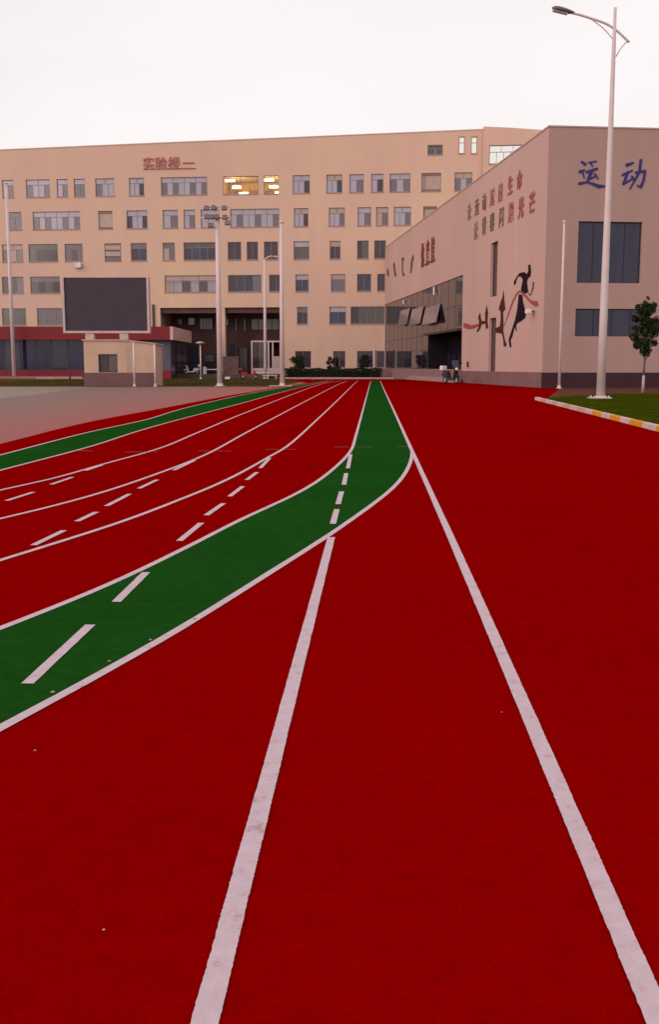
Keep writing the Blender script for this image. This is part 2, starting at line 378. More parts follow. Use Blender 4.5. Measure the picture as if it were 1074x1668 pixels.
sheet('green_lane', o_out + list(reversed(o_in)), Z2, GREEN)
zz = 0.0100
for pts, w in ((o_out, W), (o_in, W), (far_l(lineE), W), (far_l(lineD), W), (far_l(lineC), W), (pB + c1, W), (c2, W)):
    ribbon('lane_line', pts, w, zz, WHITE_LINE, track, 0.003); zz += 0.0002
ribbon('lane_line', dense(pA), 0.066, zz, WHITE_LINE, track, 0.0035); zz += 0.0002
ribbon('lane_line', dense(lineB2), 0.066, zz, WHITE_LINE, track, 0.0035); zz += 0.0002
dashes = [((571.6, 741), (567, 764)), ((564.3, 772), (560.4, 791)), ((556.7, 802), (551, 822.7)), ((549, 831), (542.5, 855)),
          ((439.4, 747), (424, 763.5)), ((418.5, 770.5), (402, 783)), ((395.4, 793.5), (374, 810)), ((364, 821.5), (336, 841)), ((328, 853.5), (292, 883)),
          ((238, 934.5), (189, 983)), ((147, 1020.5), (44, 1117)),
          ((316.6, 751), (283, 767)), ((256, 782.7), (226, 797)), ((211, 806), (173, 825.7)), ((157, 835.6), (125, 850.8)), ((104, 865.8), (54, 890)),
          ((166, 758.5), (139, 767.7)), ((118, 778.4), (83, 790.3)), ((54, 803), (10, 817)), ((-10, 824), (-60, 841))]
for a, b in dashes:
    ribbon('lane_dash', dense(xy(a, b), 0.06), W * 1.05, zz, WHITE_LINE, track, 0.003)
FAINT = mat('worn_line_paint', (0.26, 0.10, 0.10), 0.9, 0.1, 0.3, 6)
for u0, v0, u1, v1 in ((545, 729, 568, 729), (580, 729, 606, 729), (646, 728.3, 666, 728.3), (432, 733, 455, 733), (464, 733, 482, 733), (350, 735.6, 376, 735.6), (322, 735.6, 343, 735.6), (203, 737.3, 240, 737.3), (250, 737, 257, 737), (123, 735, 151, 735.5)):
    ribbon('cross_mark', xy((u0, v0), (u1, v1)), 0.045, zz + 0.0004, FAINT, track)
# bits of grit that have blown onto the rubber, one by one
for u, v, r in ((57, 1227, .006), (169, 1521, .005), (86, 1132, .012), (178, 1081, .010), (245, 1046, .010), (818, 1164, .004), (317, 1011, .010)):
    q = G(u, v); mb = MB()
    mb.lathe([(r * .2, 0), (r, r * .2), (r * .8, r * .6), (r * .1, r * .8)], (q.x, q.y, 0.0105), 7)
    tag(mb.build('pebble', mat('pale_grit', (0.36, 0.20, 0.18), 0.9), None, True), kind='stuff')

# kerb at the far end of the track, lawn with striped kerb on the right
kb = thing('stone_kerb', 'long pale low kerb closing the far end of the red track', 'kerb')
for k in range(16):
    a = G(464, 617.4).lerp(G(642, 617.4), k / 16); b = G(464, 617.4).lerp(G(642, 617.4), (k + .985) / 16)
    mb = MB(); mb.box(a.x, b.x, a.y + .4, a.y + .58, 0, 0.20); mb.build('kerb_stone', mat('pale_kerb', (0.46, 0.30, 0.28), 0.85, var=0.15), kb)
YEL = mat('yellow_kerb_paint', (0.60, 0.26, 0.008), 0.7, 0.2, 0.2, 5)
PNK = mat('white_kerb_paint', (0.56, 0.40, 0.40), 0.7, 0.2, 0.2, 5)
FAD = mat('faded_kerb_paint', (0.50, 0.31, 0.23), 0.7, 0.2, 0.25, 5)
sk = thing('striped_kerb', 'yellow and white striped kerb edging the lawn on the right', 'kerb')
kA, kB = Vector((9.40, 46.6)), Vector((7.75, 24.1)); kdir = (kB - kA).normalized(); knr = Vector((kdir.y, -kdir.x)); knr = knr if knr.x > 0 else -knr
brk = [46.6, 44.6, 43.1, 41.2, 39.8, 38.2, 36.7, 35.2, 33.7, 32.3, 30.85, 29.45, 28.1, 26.9, 25.45, 24.05, 22.6, 21.2, 19.8, 18.4]
for k, (y0, y1) in enumerate(zip(brk, brk[1:])):
    def kp(y): return kA + kdir * ((46.6 - y) / -kdir.y)
    a, b = kp(y0), kp(y1 + 0.015); mb = MB(); poly = [a, b, b + knr * .16, a + knr * .16]
    mb.prism([tuple(q) for q in poly], 0.0, 0.15)
    i = [YEL, PNK][(k + 1) % 2] if k > 7 else [FAD, PNK][(k + 1) % 2]
    mb.build('kerb_stone', i, sk, bevel=0.015)
lp = [tuple(kp(46.55) + knr * .165), tuple(kp(18.4) + knr * .165), (44, 18.4), (44, 58), (15, 54.5)]
mb = MB(); mb.prism(lp, 0.0, 0.09); tag(mb.build('lawn', LAWN), kind='structure')
mb = MB()
for _ in range(16000):
    y = random.uniform(22, 58); x = random.uniform(7.9, 27); 
    if x < kp(y).x + .2 or (y > 46 and x < 9.6 + (y - 46.5) * .66) or y > 54.5 + (x - 15) * .12: continue
    h = random.uniform(.03, .075); a = random.uniform(0, PI); dx, dy = math.cos(a) * .012, math.sin(a) * .012; l = random.uniform(-.03, .03)
    mb.face([(x - dx, y - dy, .089), (x + dx, y + dy, .089), (x + l, y + l * .5, .09 + h)])
tag(mb.build('lawn_grass', mat('grass_blades', (0.040, 0.050, 0.002), 1.0, 0.0, 0.45, 0.7), normals=False), kind='stuff')

# ---------------------------------------------------------------- walls with openings
def wall(name, m, parent, M, a0, a1, z0, top, ops, thick=0.4, back=False):
    """top: [(a, z), ...] profile.  ops: (a0, a1, z0, z1) holes cut through with their reveals."""
    mb = MB(M)
    zt = min(z for _, z in top) - 0.01
    ops = [(max(a0, o[0]), min(a1, o[1]), max(z0, o[2]), o[3]) for o in ops if o[1] > a0 and o[0] < a1]
    zs = sorted(set([z0, zt] + [o[2] for o in ops] + [o[3] for o in ops]))
    ds = (0.0, thick) if back else (0.0,)
    for lo, hi in zip(zs, zs[1:]):
        if hi - lo < 1e-6: continue
        cut = sorted((o[0], o[1]) for o in ops if o[2] <= lo + 1e-6 and o[3] >= hi - 1e-6)
        x = a0
        for c0, c1 in cut + [(a1, a1)]:
            if c0 - x > 1e-6:
                for d in ds: mb.face([(x, d, lo), (c0, d, lo), (c0, d, hi), (x, d, hi)])
            x = max(x, c1)
    for (p, zp), (q, zq) in zip(top, top[1:]):
        for d in ds: mb.face([(p, d, zt), (q, d, zt), (q, d, zq), (p, d, zp)])
        mb.face([(p, 0, zp), (q, 0, zq), (q, thick, zq), (p, thick, zp)])
    for x0, x1, y0, y1 in ops:
        mb.face([(x0, 0, y0), (x0, thick, y0), (x0, thick, y1), (x0, 0, y1)]); mb.face([(x1, 0, y0), (x1, thick, y0), (x1, thick, y1), (x1, 0, y1)])
        mb.face([(x0, 0, y1), (x1, 0, y1), (x1, thick, y1), (x0, thick, y1)])
        if y0 > z0 + 1e-4: mb.face([(x0, 0, y0), (x1, 0, y0), (x1, thick, y0), (x0, thick, y0)])
    for a, z in (top[0], top[-1]): mb.face([(a, 0, z0), (a, thick, z0), (a, thick, z), (a, 0, z)])
    return mb.build(name, m, parent, normals=False)
def window(parent, M, a0, a1, z0, z1, trans, lower, fm=FRAME, d=0.14, fw=0.075, tr=0.30, rails=False, sill=True, name='window'):
    """Frame with transom and mullions; every pane its own object under it."""
    n = len(lower); mb = MB(M); a0 += .004; a1 -= .004; z0 += .004; z1 -= .004
    zt = z1 - (z1 - z0) * tr if trans else z1
    mb.box(a0, a0 + fw, d, d + .09, z0, z1); mb.box(a1 - fw, a1, d, d + .09, z0, z1)
    mb.box(a0 + fw, a1 - fw, d, d + .09, z0, z0 + fw); mb.box(a0 + fw, a1 - fw, d, d + .09, z1 - fw, z1)
    if trans: mb.box(a0 + fw, a1 - fw, d + .002, d + .088, zt - fw * .4, zt + fw * .4)
    xs = [a0 + fw * .5 + (a1 - a0 - fw) * k / n for k in range(n + 1)]
    for x in xs[1:-1]: mb.box(x - fw * .38, x + fw * .38, d + .004, d + .084, z0 + fw, zt - fw * .4 if trans else z1 - fw)
    nt_ = max(1, (n + 1) // 2)
    if trans and nt_ > 1:
        for k in range(1, nt_):
            x = a0 + (a1 - a0) * k / nt_; mb.box(x - fw * .35, x + fw * .35, d + .004, d + .084, zt + fw * .4, z1 - fw)
    if rails:
        for k in range(1, 18): x = a0 + (a1 - a0) * k / 18; mb.box(x - .012, x + .012, .02, .045, z0, z0 + (z1 - z0) * .62)
        mb.box(a0, a1, .015, .05, z0 + (z1 - z0) * .62, z0 + (z1 - z0) * .64)
    w = mb.build(name, fm, parent)
    for k in range(n):
        p = MB(M); e = .03
        p.box(xs[k] + (fw * .45), xs[k + 1] - (fw * .45), d + .04 + random.uniform(0, .008), d + .055, z0 + fw * .8, (zt - fw * .3) if trans else z1 - fw * .8)
        p.build('pane', PANE[lower[k]], w)
    if trans:
        for k in range(nt_):
            x0 = a0 + (a1 - a0) * k / nt_; x1 = a0 + (a1 - a0) * (k + 1) / nt_
            p = MB(M); p.box(x0 + fw * .5, x1 - fw * .5, d + .04, d + .055, zt + fw * .3, z1 - fw * .8); p.build('pane', PANE[trans], w)
    if sill:
        p = MB(M); p.box(a0 - .06, a1 + .06, -.06, .13, z0 - .12, z0 - .002); p.build('sill', SILL, w)
    return w
ID = None

# ---------------------------------------------------------------- the long teaching block
GL = GY.side(627, 500)[0]
fo = GY.world(0, GL, 0)
MF = Frame(fo, math.atan2(-1, 11.2))
hall = thing('teaching_block', 'long five storey beige teaching block with rows of grey windows', 'building', fo, MF.ang)
def fa(u, v): return MF.front(u, v)
def rect(r): u0, v0, u1, v1 = r[:4]; um = (u0 + u1) / 2; vm = (v0 + v1) / 2; return [fa(u0, vm)[0], fa(u1, vm)[0], fa(um, v1)[1], fa(um, v0)[1]]
rows = [
 [(-60, 293, -8, 323, 'L', 'LMML'), (3, 292, 21.8, 322, 'L', 'LM'), (42, 292, 81, 322, 'L', 'MLLM'), (92, 291, 110, 320, 'L', 'LM'), (120, 291, 138, 320, 'L', 'MM'), (155, 290, 186, 319, 'L', 'MLL'),
  (210, 289, 234.5, 318, 'L', 'LLB'), (262, 289, 337.5, 318, 'L', 'MLMLLMLM'), (363.5, 287.5, 421, 317, 'T', 'TTTT'), (430, 287.5, 454, 316.5, 'T', 'TT'), (477, 286, 505, 315, 'L', 'LLD'),
  (532, 285, 558, 314, 'W', 'LLB'), (569.5, 284, 593, 313, 'L', 'LM'), (605, 284, 625, 312, 'L', 'LD'), (635, 282.5, 669, 312, 'L', 'MLM'), (687, 281.5, 719, 311, '', 'W'), (741, 281, 770, 310, 'W', 'MLM')],
 [(-60, 346, -10, 376, 'L', 'LMML'), (12, 345.5, 35, 376, 'M', 'MM'), (53, 345, 130, 374, 'L', 'MLMLLMLM'), (160, 343.5, 183, 372.5, '', 'W'), (206, 343, 240, 371.5, 'L', 'DLLD'), (265, 342, 290, 371.5, 'L', 'LM'),
  (299, 342, 318, 371.5, 'L', 'LM'), (327, 341, 350, 371, 'L', 'LL'), (375, 340.5, 455, 370, 'L', 'LMLLMLLM'), (479, 339, 502.5, 368.5, 'W', 'LLD'), (536, 338, 562, 367.5, 'W', 'LLM'), (583, 337, 605, 367, 'L', 'LM'),
  (613, 337, 633, 367, 'W', 'WM'), (642, 336.5, 670, 366, 'L', 'LLM'), (690, 336.5, 712, 366, '', 'W')],
 [(-60, 399, -12, 428, 'G', 'GMG'), (3, 398, 37, 427.5, 'W', 'GWM'), (46, 397.5, 94, 426.5, 'G', 'GDDD'), (105, 397, 134.5, 426, 'M', 'MGM'), (170, 396, 197, 425, '', 'M'), (213, 396, 239, 425, 'M', 'DB'),
  (265, 395.5, 285, 424.5, 'M', 'WM'), (299, 394.5, 351, 424, 'G', 'DBBD'), (371, 394, 393, 423, '', 'DD'), (402, 394, 420.5, 423, '', 'DD'), (430, 393.5, 453, 422, '', 'DD'), (478.5, 393.5, 504, 422, 'L', 'GG'),
  (537.5, 392.5, 555, 421.5, 'W', 'DD'), (582, 392, 601, 421, '', 'DG'), (610, 391.5, 629, 420.5, '', 'DD')],
 [(-60, 452, -14, 479, 'M', 'GDG'), (3, 451.5, 38, 478.5, '', 'DDM'), (49, 450.5, 97.5, 478, 'M', 'GDGD'), (268, 449, 352, 476.5, 'W', 'WLGLGL'), (371.5, 448.5, 426, 476, '', 'DBBM'), (438.5, 447.5, 462, 475, '', 'DD'),
  (481.5, 446.5, 503, 474.5, 'L', 'BB'), (539.5, 446, 563, 474, 'W', 'MM'), (582, 446, 605, 473, '', 'BB'), (615, 445.5, 640, 473, '', 'DD')],
 [(-60, 503, -14, 531, 'M', 'GDG'), (3, 502.5, 42, 530.5, 'G', 'GGG'), (60, 502, 120, 530, 'M', 'MMMM'), (484, 500, 501.5, 527.5, 'M', 'DD'), (537, 499, 564, 527, 'L', 'BB'), (571.5, 499, 640, 527, '', 'DGGGD')],
 [(481, 572, 507, 599, '', 'DD'), (543, 572, 563, 599, '', 'DD'), (582, 571.5, 609, 599, '', 'DD'), (614, 571.5, 640, 599, '', 'DD')]]
ops = []; wins = []
for R_ in rows:
    rr = [rect(r) for r in R_]
    zb = sum(q[2] for q in rr) / len(rr); ztp = sum(q[3] for q in rr) / len(rr)
    for r, q in zip(R_, rr): q[2], q[3] = zb, ztp; ops.append(tuple(q)); wins.append((r, q))
scr = [(697, 236, 722, 252, 'G'), (748, 222.5, 757.5, 250, 'T'), (768, 222.5, 778, 250, 'T')]
for r in scr: ops.append(tuple(rect(r)))
pu0, pu1 = fa(262, 560)[0], fa(456, 560)[0]; pz = fa(360, 501)[1]
ops.append((pu0, pu1, 0.0, pz))
AL, AR = fa(-75, 400)[0], fa(787, 240)[0]
top = [(AL, fa(-75, 248.5)[1]), (fa(9, 300)[0], fa(9, 244.5)[1]), (fa(240, 240)[0], fa(240, 234.5)[1]), (fa(500, 225)[0], fa(500, 223.8)[1]), (AR, fa(787, 211.5)[1])]
AM = fa(692, 240)[0]; zm = top[3][1] + (top[4][1] - top[3][1]) * (AM - top[3][0]) / (AR - top[3][0])
wall('wall', WALL, hall, ID, AL, AM, 0, top[:4] + [(AM, zm)], ops[:-4] + [ops[-1]], 0.4, back=True)
wall('wall', WALL, hall, ID, AM, AR, 0, [(AM, zm), top[4]], ops, 0.4, back=True)
for r, q in wins:
    wide = 'WLGLGL' in r[5]
    lou = r[4] == '' and r[5] in ('W', 'M')
    w = window(hall, ID, *q, r[4], r[5], rails=wide)
    if lou:                                     # closed louvred bays
        for k in range(2):
            z = q[2] + (q[3] - q[2]) * (0.02 + k * 0.86); mb = MB(); mb.box(q[0] + .1, q[1] - .1, .05, .13, z, z + .2); mb.build('louvre_slat', mat('louvre_brown', (0.22, 0.13, 0.13), 0.6), w)
        if r[5] == 'M':
            for k in range(2):
                z = q[2] + (q[3] - q[2]) * (0.28 + k * 0.36); mb = MB(); mb.box(q[0] + .1, q[1] - .1, .05, .13, z, z + .62); mb.build('louvre_slat', MATS['pane_warm_blind'], w)
for r in scr:
    q = rect(r); window(hall, ID, *q, r[4], r[4] * 1 if r[4] == 'T' else 'GG', fw=0.09, tr=0.36)
# coping along the parapet
mb = MB()
for (a, z), (b, y) in zip(top, top[1:]):
    i = [mb.p(q) for q in ((a, -.06, z + .003), (b, -.06, y + .003), (b, .46, y + .003), (a, .46, z + .003), (a, -.06, z + .13), (b, -.06, y + .13), (b, .46, y + .13), (a, .46, z + .13))]
    for f in ((0, 3, 2, 1), (4, 5, 6, 7), (0, 1, 5, 4), (1, 2, 6, 5), (2, 3, 7, 6), (3, 0, 4, 7)): mb.f.append([i[k] for k in f])
mb.build('coping', mat('coping_metal', (0.58, 0.39, 0.33), 0.6, 0.3), hall)
# volume behind the front, hollow where the porch and the lit classroom are
ZR = fa(700, 272)[1]; lit = [q for r, q in wins if r[4] == 'T']
la0, la1, lz0, lz1 = lit[0][0] - .5, lit[1][1] + .6, lit[0][2] - .5, lit[0][3] + .35
mb = MB(); D0, D1 = 0.46, 17.0
mb.box(AL + .1, pu0, D0, D1, 0, ZR); mb.box(pu1, AR - .1, D0, D1, 0, ZR)
mb.box(pu0, pu1, D0, D1, pz + .02, lz0); mb.box(pu0, la0, D0, D1, lz0, ZR); mb.box(la1, pu1, D0, D1, lz0, ZR); mb.box(la0, la1, D0, D1, lz1, ZR); mb.box(la0, la1, 8.0, D1, lz0, lz1)
mb.box(pu0, pu1, 6.5, D1, 0, pz + .01)
mb.build('building_core', mat('interior_plaster', (0.42, 0.31, 0.22), 0.9, 0.1), hall)
# lit classroom: ceiling tubes seen through clear panes
TUBE = emit('lit_ceiling_tube', (1.0, 0.76, 0.36), 20.0)
room = MB(); room.box(la0 + .01, la1 - .01, 7.8, 7.95, lz0 + .01, lz1 - .01)
room = room.build('classroom_wall', mat('classroom_wall_paint', (0.60, 0.42, 0.22), 0.9), hall)
for a in (0.14, 0.40, 0.66, 0.89):
    mb = MB(); x = la0 + (la1 - la0) * a
    mb.box(x - .6, x + .6, 7.5, 7.79, lz0 + .6, lz0 + 2.2); mb.build('noticeboard', mat('board_tan', (0.32, 0.2, 0.12), 0.8), room)
for k, (x0, dy) in enumerate(((0.07, 0), (0.14, 1), (0.22, 2), (0.69, 0), (0.745, 1), (0.81, 2))):
    x = la0 + (la1 - la0) * x0; y = 1.2; z = lz1 - 0.75 - dy * .62
    mb = MB(); mb.box(x - .0, x + 1.25, y + dy * 1.6, y + dy * 1.6 + .5, z - .08, z + .16)
    mb.build('ceiling_lamp', TUBE, room)
    st = MB(); st.tube([(x + .6, y + dy * 1.6 + .15, z + .13), (x + .6, y + dy * 1.6 + .15, lz1)], .015, 6); st.build('lamp_rod', FRAME, room)
# porch
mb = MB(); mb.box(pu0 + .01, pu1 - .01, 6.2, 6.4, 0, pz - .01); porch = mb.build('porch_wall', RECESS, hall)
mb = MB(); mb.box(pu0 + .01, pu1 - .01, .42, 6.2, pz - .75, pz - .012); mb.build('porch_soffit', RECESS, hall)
for u in (353, ):
    a = fa(353, 560)[0]; b = fa(367, 560)[0]; mb = MB(); mb.box(a, b, 0.03, 1.0, 0, pz - .02); mb.build('porch_pier', WALL, hall)
for u0, u1, v0, v1, k in ((266, 278, 518, 531, 'L'), (287, 297, 519, 530, 'M'), (306, 318, 517, 530, 'L'), (325, 347, 518, 537, 'M'), (368, 373, 519, 530, 'L'), (383, 387, 518, 540, 'L'), (397, 401, 518, 540, 'L'), (409, 455, 519, 538, 'M')):
    a0, z1 = MF.front(u0, v0, 6.2); a1, z0 = MF.front(u1, v1, 6.2)
    window(hall, lambda a, d, z: (a, 6.05 + d, z), a0, a1, z0, z1, '', k * (1 if u1 - u0 < 15 else 4), fm=DARKF, d=0.0, fw=.1, sill=False)
for u0, u1, v0, v1, k in ((272, 300, 556, 606, 'BBB'), (303, 322, 560, 606, 'BB'), (332, 350, 577, 590, 'M'), (370, 382, 560, 606, 'DD'), (386, 404, 566, 606, 'DD'), (334, 350, 592, 606, 'DD')):
    a0, z1 = MF.front(u0, v0, 6.2); a1, z0 = MF.front(u1, v1, 6.2)
    window(hall, lambda a, d, z: (a, 6.05 + d, z), a0, a1, max(z0, .6), z1, '', k, fm=DARKF, d=0.0, fw=.1, sill=False, name='doorway')
# white framed glass lobby inside the porch
a0, z1 = MF.front(409, 555, 1.5); a1 = pu1 - .05
mb = MB()
for a in (a0, a0 + (a1 - a0) * .56, a0 + (a1 - a0) * .70, a1 - .2): mb.box(a, a + .2, 1.5, 1.7, .45, z1 - .2)
mb.box(a0, a1, 1.48, 1.72, z1 - .2, z1); mb.box(a0 - .0, a1, 1.72, 6.0, z1 - .12, z1 - .01); mb.box(a0 + .2, a1 - .2, 1.55, 1.65, .45, 1.3)
lob = mb.build('glass_lobby', WHITE, hall)
for k, kind in enumerate('DGD'):
    x0 = a0 + .2 + (a1 - a0) * .56 * k / 3; mb = MB(); mb.box(x0 + .03, x0 + (a1 - a0) * .56 / 3 - .06, 1.58, 1.6, 1.3, z1 - .2); mb.build('pane', PANE[kind], lob)
x0 = a0 + (a1 - a0) * .70 + .2
mb = MB(); mb.box(x0, a1 - .2, 1.56, 1.64, .45, 3.0); mb.build('lobby_door', mat('pale_door', (0.50, 0.36, 0.33), 0.6), lob)
# right wing of the block: its parapet wall stands a little proud, open to the sky behind
WR = fa(905, 240)[0]; WM = lambda a, d, z: (a, d - 0.55, z)
wq = rect((797, 237.5, 856, 268))
wtop = [(AR + .02, fa(787.5, 207.5)[1]), (fa(830, 209)[0], fa(830, 209.3)[1]), (WR, fa(905, 214.5)[1])]
wall('wing_wall', WALL, hall, WM, AR + .02, WR, 0, wtop, [tuple(wq)], 0.4, back=True)
window(hall, WM, *wq, 'T', 'TTTTT', fw=.10, tr=.36)
mb = MB(); mb.box(AR + .1, WR, 0.3, D1, 0, fa(830, 275)[1]); mb.build('wing_core', MATS['interior_plaster'], hall)
mb = MB(); mb.box(AR + .02, AR + .42, -.14, 6, fa(830, 272)[1], fa(787.5, 209)[1]); mb.build('wing_return', WALL, hall)
# narrow downpipe, and pale post between two ground windows
mb = MB(); mb.box(fa(248.5, 510)[0], fa(251.5, 510)[0], -.25, -.01, fa(250, 541)[1], fa(250, 496)[1]); mb.build('downpipe', DARKF, hall)
mb = MB(); x, _ = fa(610, 590); mb.tube([(x, -.15, .2), (x, -.15, 3.9)], .16, 8); mb.build('downpipe', WHITE, hall)

# ---------------------------------------------------------------- signs in lettering
def glyph(ch, size, M4, m, name, parent, depth=0.06, bold=0.012, sx=1.0, shear=0.0):
    cu = bpy.data.curves.new(name, 'FONT'); cu.body = ch; cu.size = size; cu.extrude = depth / 2; cu.offset = bold * size
    cu.align_x = 'CENTER'; cu.shear = shear; cu.resolution_u = 3
    t = bpy.data.objects.new(name, cu); C.objects.link(t)
    dg = bpy.context.evaluated_depsgraph_get(); me = bpy.data.meshes.new_from_object(t.evaluated_get(dg))
    bpy.data.objects.remove(t)
    xs = [v.co.x for v in me.vertices]; ys = [v.co.y for v in me.vertices]
    cx, cy = (min(xs) + max(xs)) / 2, (min(ys) + max(ys)) / 2
    for v in me.vertices: v.co = M4 @ Vector(((v.co.x - cx) * sx, v.co.y - cy, v.co.z + depth / 2))
    me.materials.clear(); me.materials.append(m)
    o = bpy.data.objects.new(name, me); C.objects.link(o); o.parent = parent
    return o
SIGNRED = mat('sign_red', (0.40, 0.13, 0.125), 0.6, 0.3, 0.1)
sg = thing('roof_sign', 'row of red characters with a red bar under them near the parapet', 'sign', fo, MF.ang)
for ch, u in zip('实验楼一', (242, 262, 283, 307)):
    a, z = fa(u, 265.5)
    glyph(ch, 1.75, Matrix.Translation((a, -.02, z)) @ Matrix.Rotation(PI / 2, 4, 'X'), SIGNRED, 'character', sg, .12)
a0, z = fa(234, 275.5); a1, _ = fa(318, 275.5)
mb = MB(); mb.box(a0, a1, -.14, -.004, z - .06, z + .06); mb.build('sign_bar', SIGNRED, sg)
ac = thing('air_conditioner', 'white air conditioner unit on a bracket under a third floor window', 'air conditioner', MF.world(fa(128, 432)[0], -.01, fa(128, 437)[1]), MF.ang)
mb = MB(); mb.box(-.42, .42, -.55, -.12, .05, .75); mb.build('casing', WHITEP, ac, bevel=.02)
mb = MB(); mb.torus((-.12, -.56, .40), .24, .02); mb.box(-.36, .12, -.565, -.555, .39, .41); mb.build('fan_grille', BLACK, ac)
mb = MB()
for x in (-.34, .34): mb.box(x - .025, x + .025, -.56, 0, 0, .05)
mb.build('bracket', DARKF, ac)

# ---------------------------------------------------------------- the sports hall
gym = thing('sports_hall', 'pinkish beige sports hall with blue lettering and slanting glass front', 'building', gym_o, GY.ang)
LM = lambda a, d, z: (d, a, z)                 # left wall: a runs away from the corner, d inwards
GH = 18.0; GR = 26.0
gy0 = GY.side(753.5, 520)[0]; gz1 = 10.17; gz0 = 1.25; GE = GL - .06
ent = GY.side(692, 560)[0]; ez = 5.0
slit1 = (GY.side(811, 430)[0], GY.side(800, 430)[0], GY.side(805, 483)[1], GY.side(805, 395)[1])
slit2 = (GY.side(808, 560)[0], GY.side(797, 560)[0], 1.12, GY.side(803, 518)[1])
gops = [(gy0, GE - .3, gz0, gz1), slit1, slit2]
wall('wall', WALL_GYM, gym, LM, .003, GE, 0, [(.003, GH), (GE, GH)], gops, 0.5)
def fg(u, v): return GY.front(u, v)
bw = (fg(942, 410)[0], fg(1046, 410)[0], fg(990, 461)[1], fg(990, 361)[1])
lw = (fg(938, 525)[0], fg(1060, 525)[0], fg(990, 548)[1], fg(990, 503)[1])
wl2 = [(11.5, 16.2, bw[2], bw[3]), (11.5, 16.2, lw[2], lw[3])]
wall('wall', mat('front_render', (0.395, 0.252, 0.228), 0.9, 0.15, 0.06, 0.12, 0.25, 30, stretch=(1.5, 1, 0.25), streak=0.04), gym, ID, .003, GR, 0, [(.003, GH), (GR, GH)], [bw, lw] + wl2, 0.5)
for q in (bw, wl2[0]): window(gym, ID, *q, '', 'NNNN', fm=DARKF, d=.2, fw=.07, sill=False)
for q in (lw, wl2[1]): window(gym, ID, *q, '', 'NNNN', fm=DARKF, d=.2, fw=.07, sill=False)
mb = MB(); mb.prism([(.52, .52), (GR, .52), (GR, GE - 6), (8, GE - .6), (4.0, GE - .3), (4.0, gy0 - .3), (.52, gy0 - .3)], 0.02, GH - 1.0); mb.build('building_core', MATS['interior_plaster'], gym)
mb = MB(); mb.box(.5, 4.0, gy0 - .3, GE, gz1 + .05, GH - 1.02); mb.build('upper_core', MATS['interior_plaster'], gym)
mb = MB(); mb.box(-.05, GR, -.05, .56, GH + .003, GH + .10); mb.box(-.05, .56, .56, GE, GH + .003, GH + .10); mb.build('coping', mat('gym_coping', (0.42, 0.30, 0.27), 0.6), gym)
mb = MB(); mb.box(-.05, GR, -.06, -.003, 0, 1.10); mb.build('dado', DADO, gym)
mb = MB(); mb.box(-.06, -.003, -.06, gy0 - .4, 0, 1.12); mb.build('dado', mat('side_dado_stone', (0.19, 0.10, 0.10), 0.75, 0.25, 0.12, 0.6, 0.2, 20), gym)
for k, s_ in enumerate((slit1, slit2)):
    window(gym, LM, *s_, '', 'D', fm=mat('slit_frame', (0.07, 0.03, 0.03), 0.6), d=.22, fw=.12, sill=False)
# glazed front: mullion grid, panels, three windows tilted open, recessed entrance
NC, NR = 14, 4
mb = MB(LM); gE = GE - .3
ys = [gy0 + (gE - gy0) * k / NC for k in range(NC + 1)]; zs = [gz0, 3.4, ez, 7.4, gz1]
ke = min(range(NC + 1), key=lambda k: abs(ys[k] - ent))
for k, y in enumerate(ys):
    zb = ez if 0 < k < ke else gz0
    mb.box(y - .028, y + .028, .105, .2, zb, gz1)
for z in zs: mb.box(ys[ke] if z < ez else gy0, gE, .108, .19, z - .028, z + .028)
grid = mb.build('curtain_wall', DARKF, gym)
aw = []
for u0, u1 in ((653, 668), (671.5, 690), (693.5, 717)):
    yb, zt_ = GY.side(u0, 516); ya, _ = GY.side(u1, 516); aw.append((ya, yb, GY.side((u0 + u1) / 2, 530 - (u1 - 660) * .05)[1], GY.side((u0 + u1) / 2, 505 - (u1 - 660) * .12)[1]))
for k in range(NC):
    for r in range(NR):
        if k < ke and r < 2: continue
        mb = MB(LM); t = random.uniform(-.002, .002)
        z0_, z1_ = zs[r] + .03, zs[r + 1] - .03; y0_, y1_ = ys[k] + .03, ys[k + 1] - .03
        i = [mb.p(q) for q in ((y0_, .12 + t, z0_), (y1_, .12 - t, z0_), (y1_, .12 - t, z1_), (y0_, .12 + t, z1_), (y0_, .15 + t, z0_), (y1_, .15 - t, z0_), (y1_, .15 - t, z1_), (y0_, .15 + t, z1_))]
        for f in ((0, 3, 2, 1), (4, 5, 6, 7), (0, 1, 5, 4), (1, 2, 6, 5), (2, 3, 7, 6), (3, 0, 4, 7)): mb.f.append([i[q] for q in f])
        mb.build('glass_panel', PANE['C'], grid)
for ya, yb, z0_, z1_ in aw:
    mb = MB(LM); o_ = .42
    for d in (0, .05):
        pass
    i = [mb.p(q) for q in ((ya, -o_, z0_), (yb, -o_, z0_), (yb, .0, z1_), (ya, .0, z1_), (ya, -o_ + .06, z0_ - .03), (yb, -o_ + .06, z0_ - .03), (yb, .06, z1_ - .03), (ya, .06, z1_ - .03))]
    for f in ((0, 3, 2, 1), (4, 5, 6, 7), (0, 1, 5, 4), (1, 2, 6, 5), (2, 3, 7, 6), (3, 0, 4, 7)): mb.f.append([i[q] for q in f])
    mb.build('tilted_window', mat('tilted_glass', (0.17, 0.12, 0.14), 0.15, 0.6, 0.1), grid)
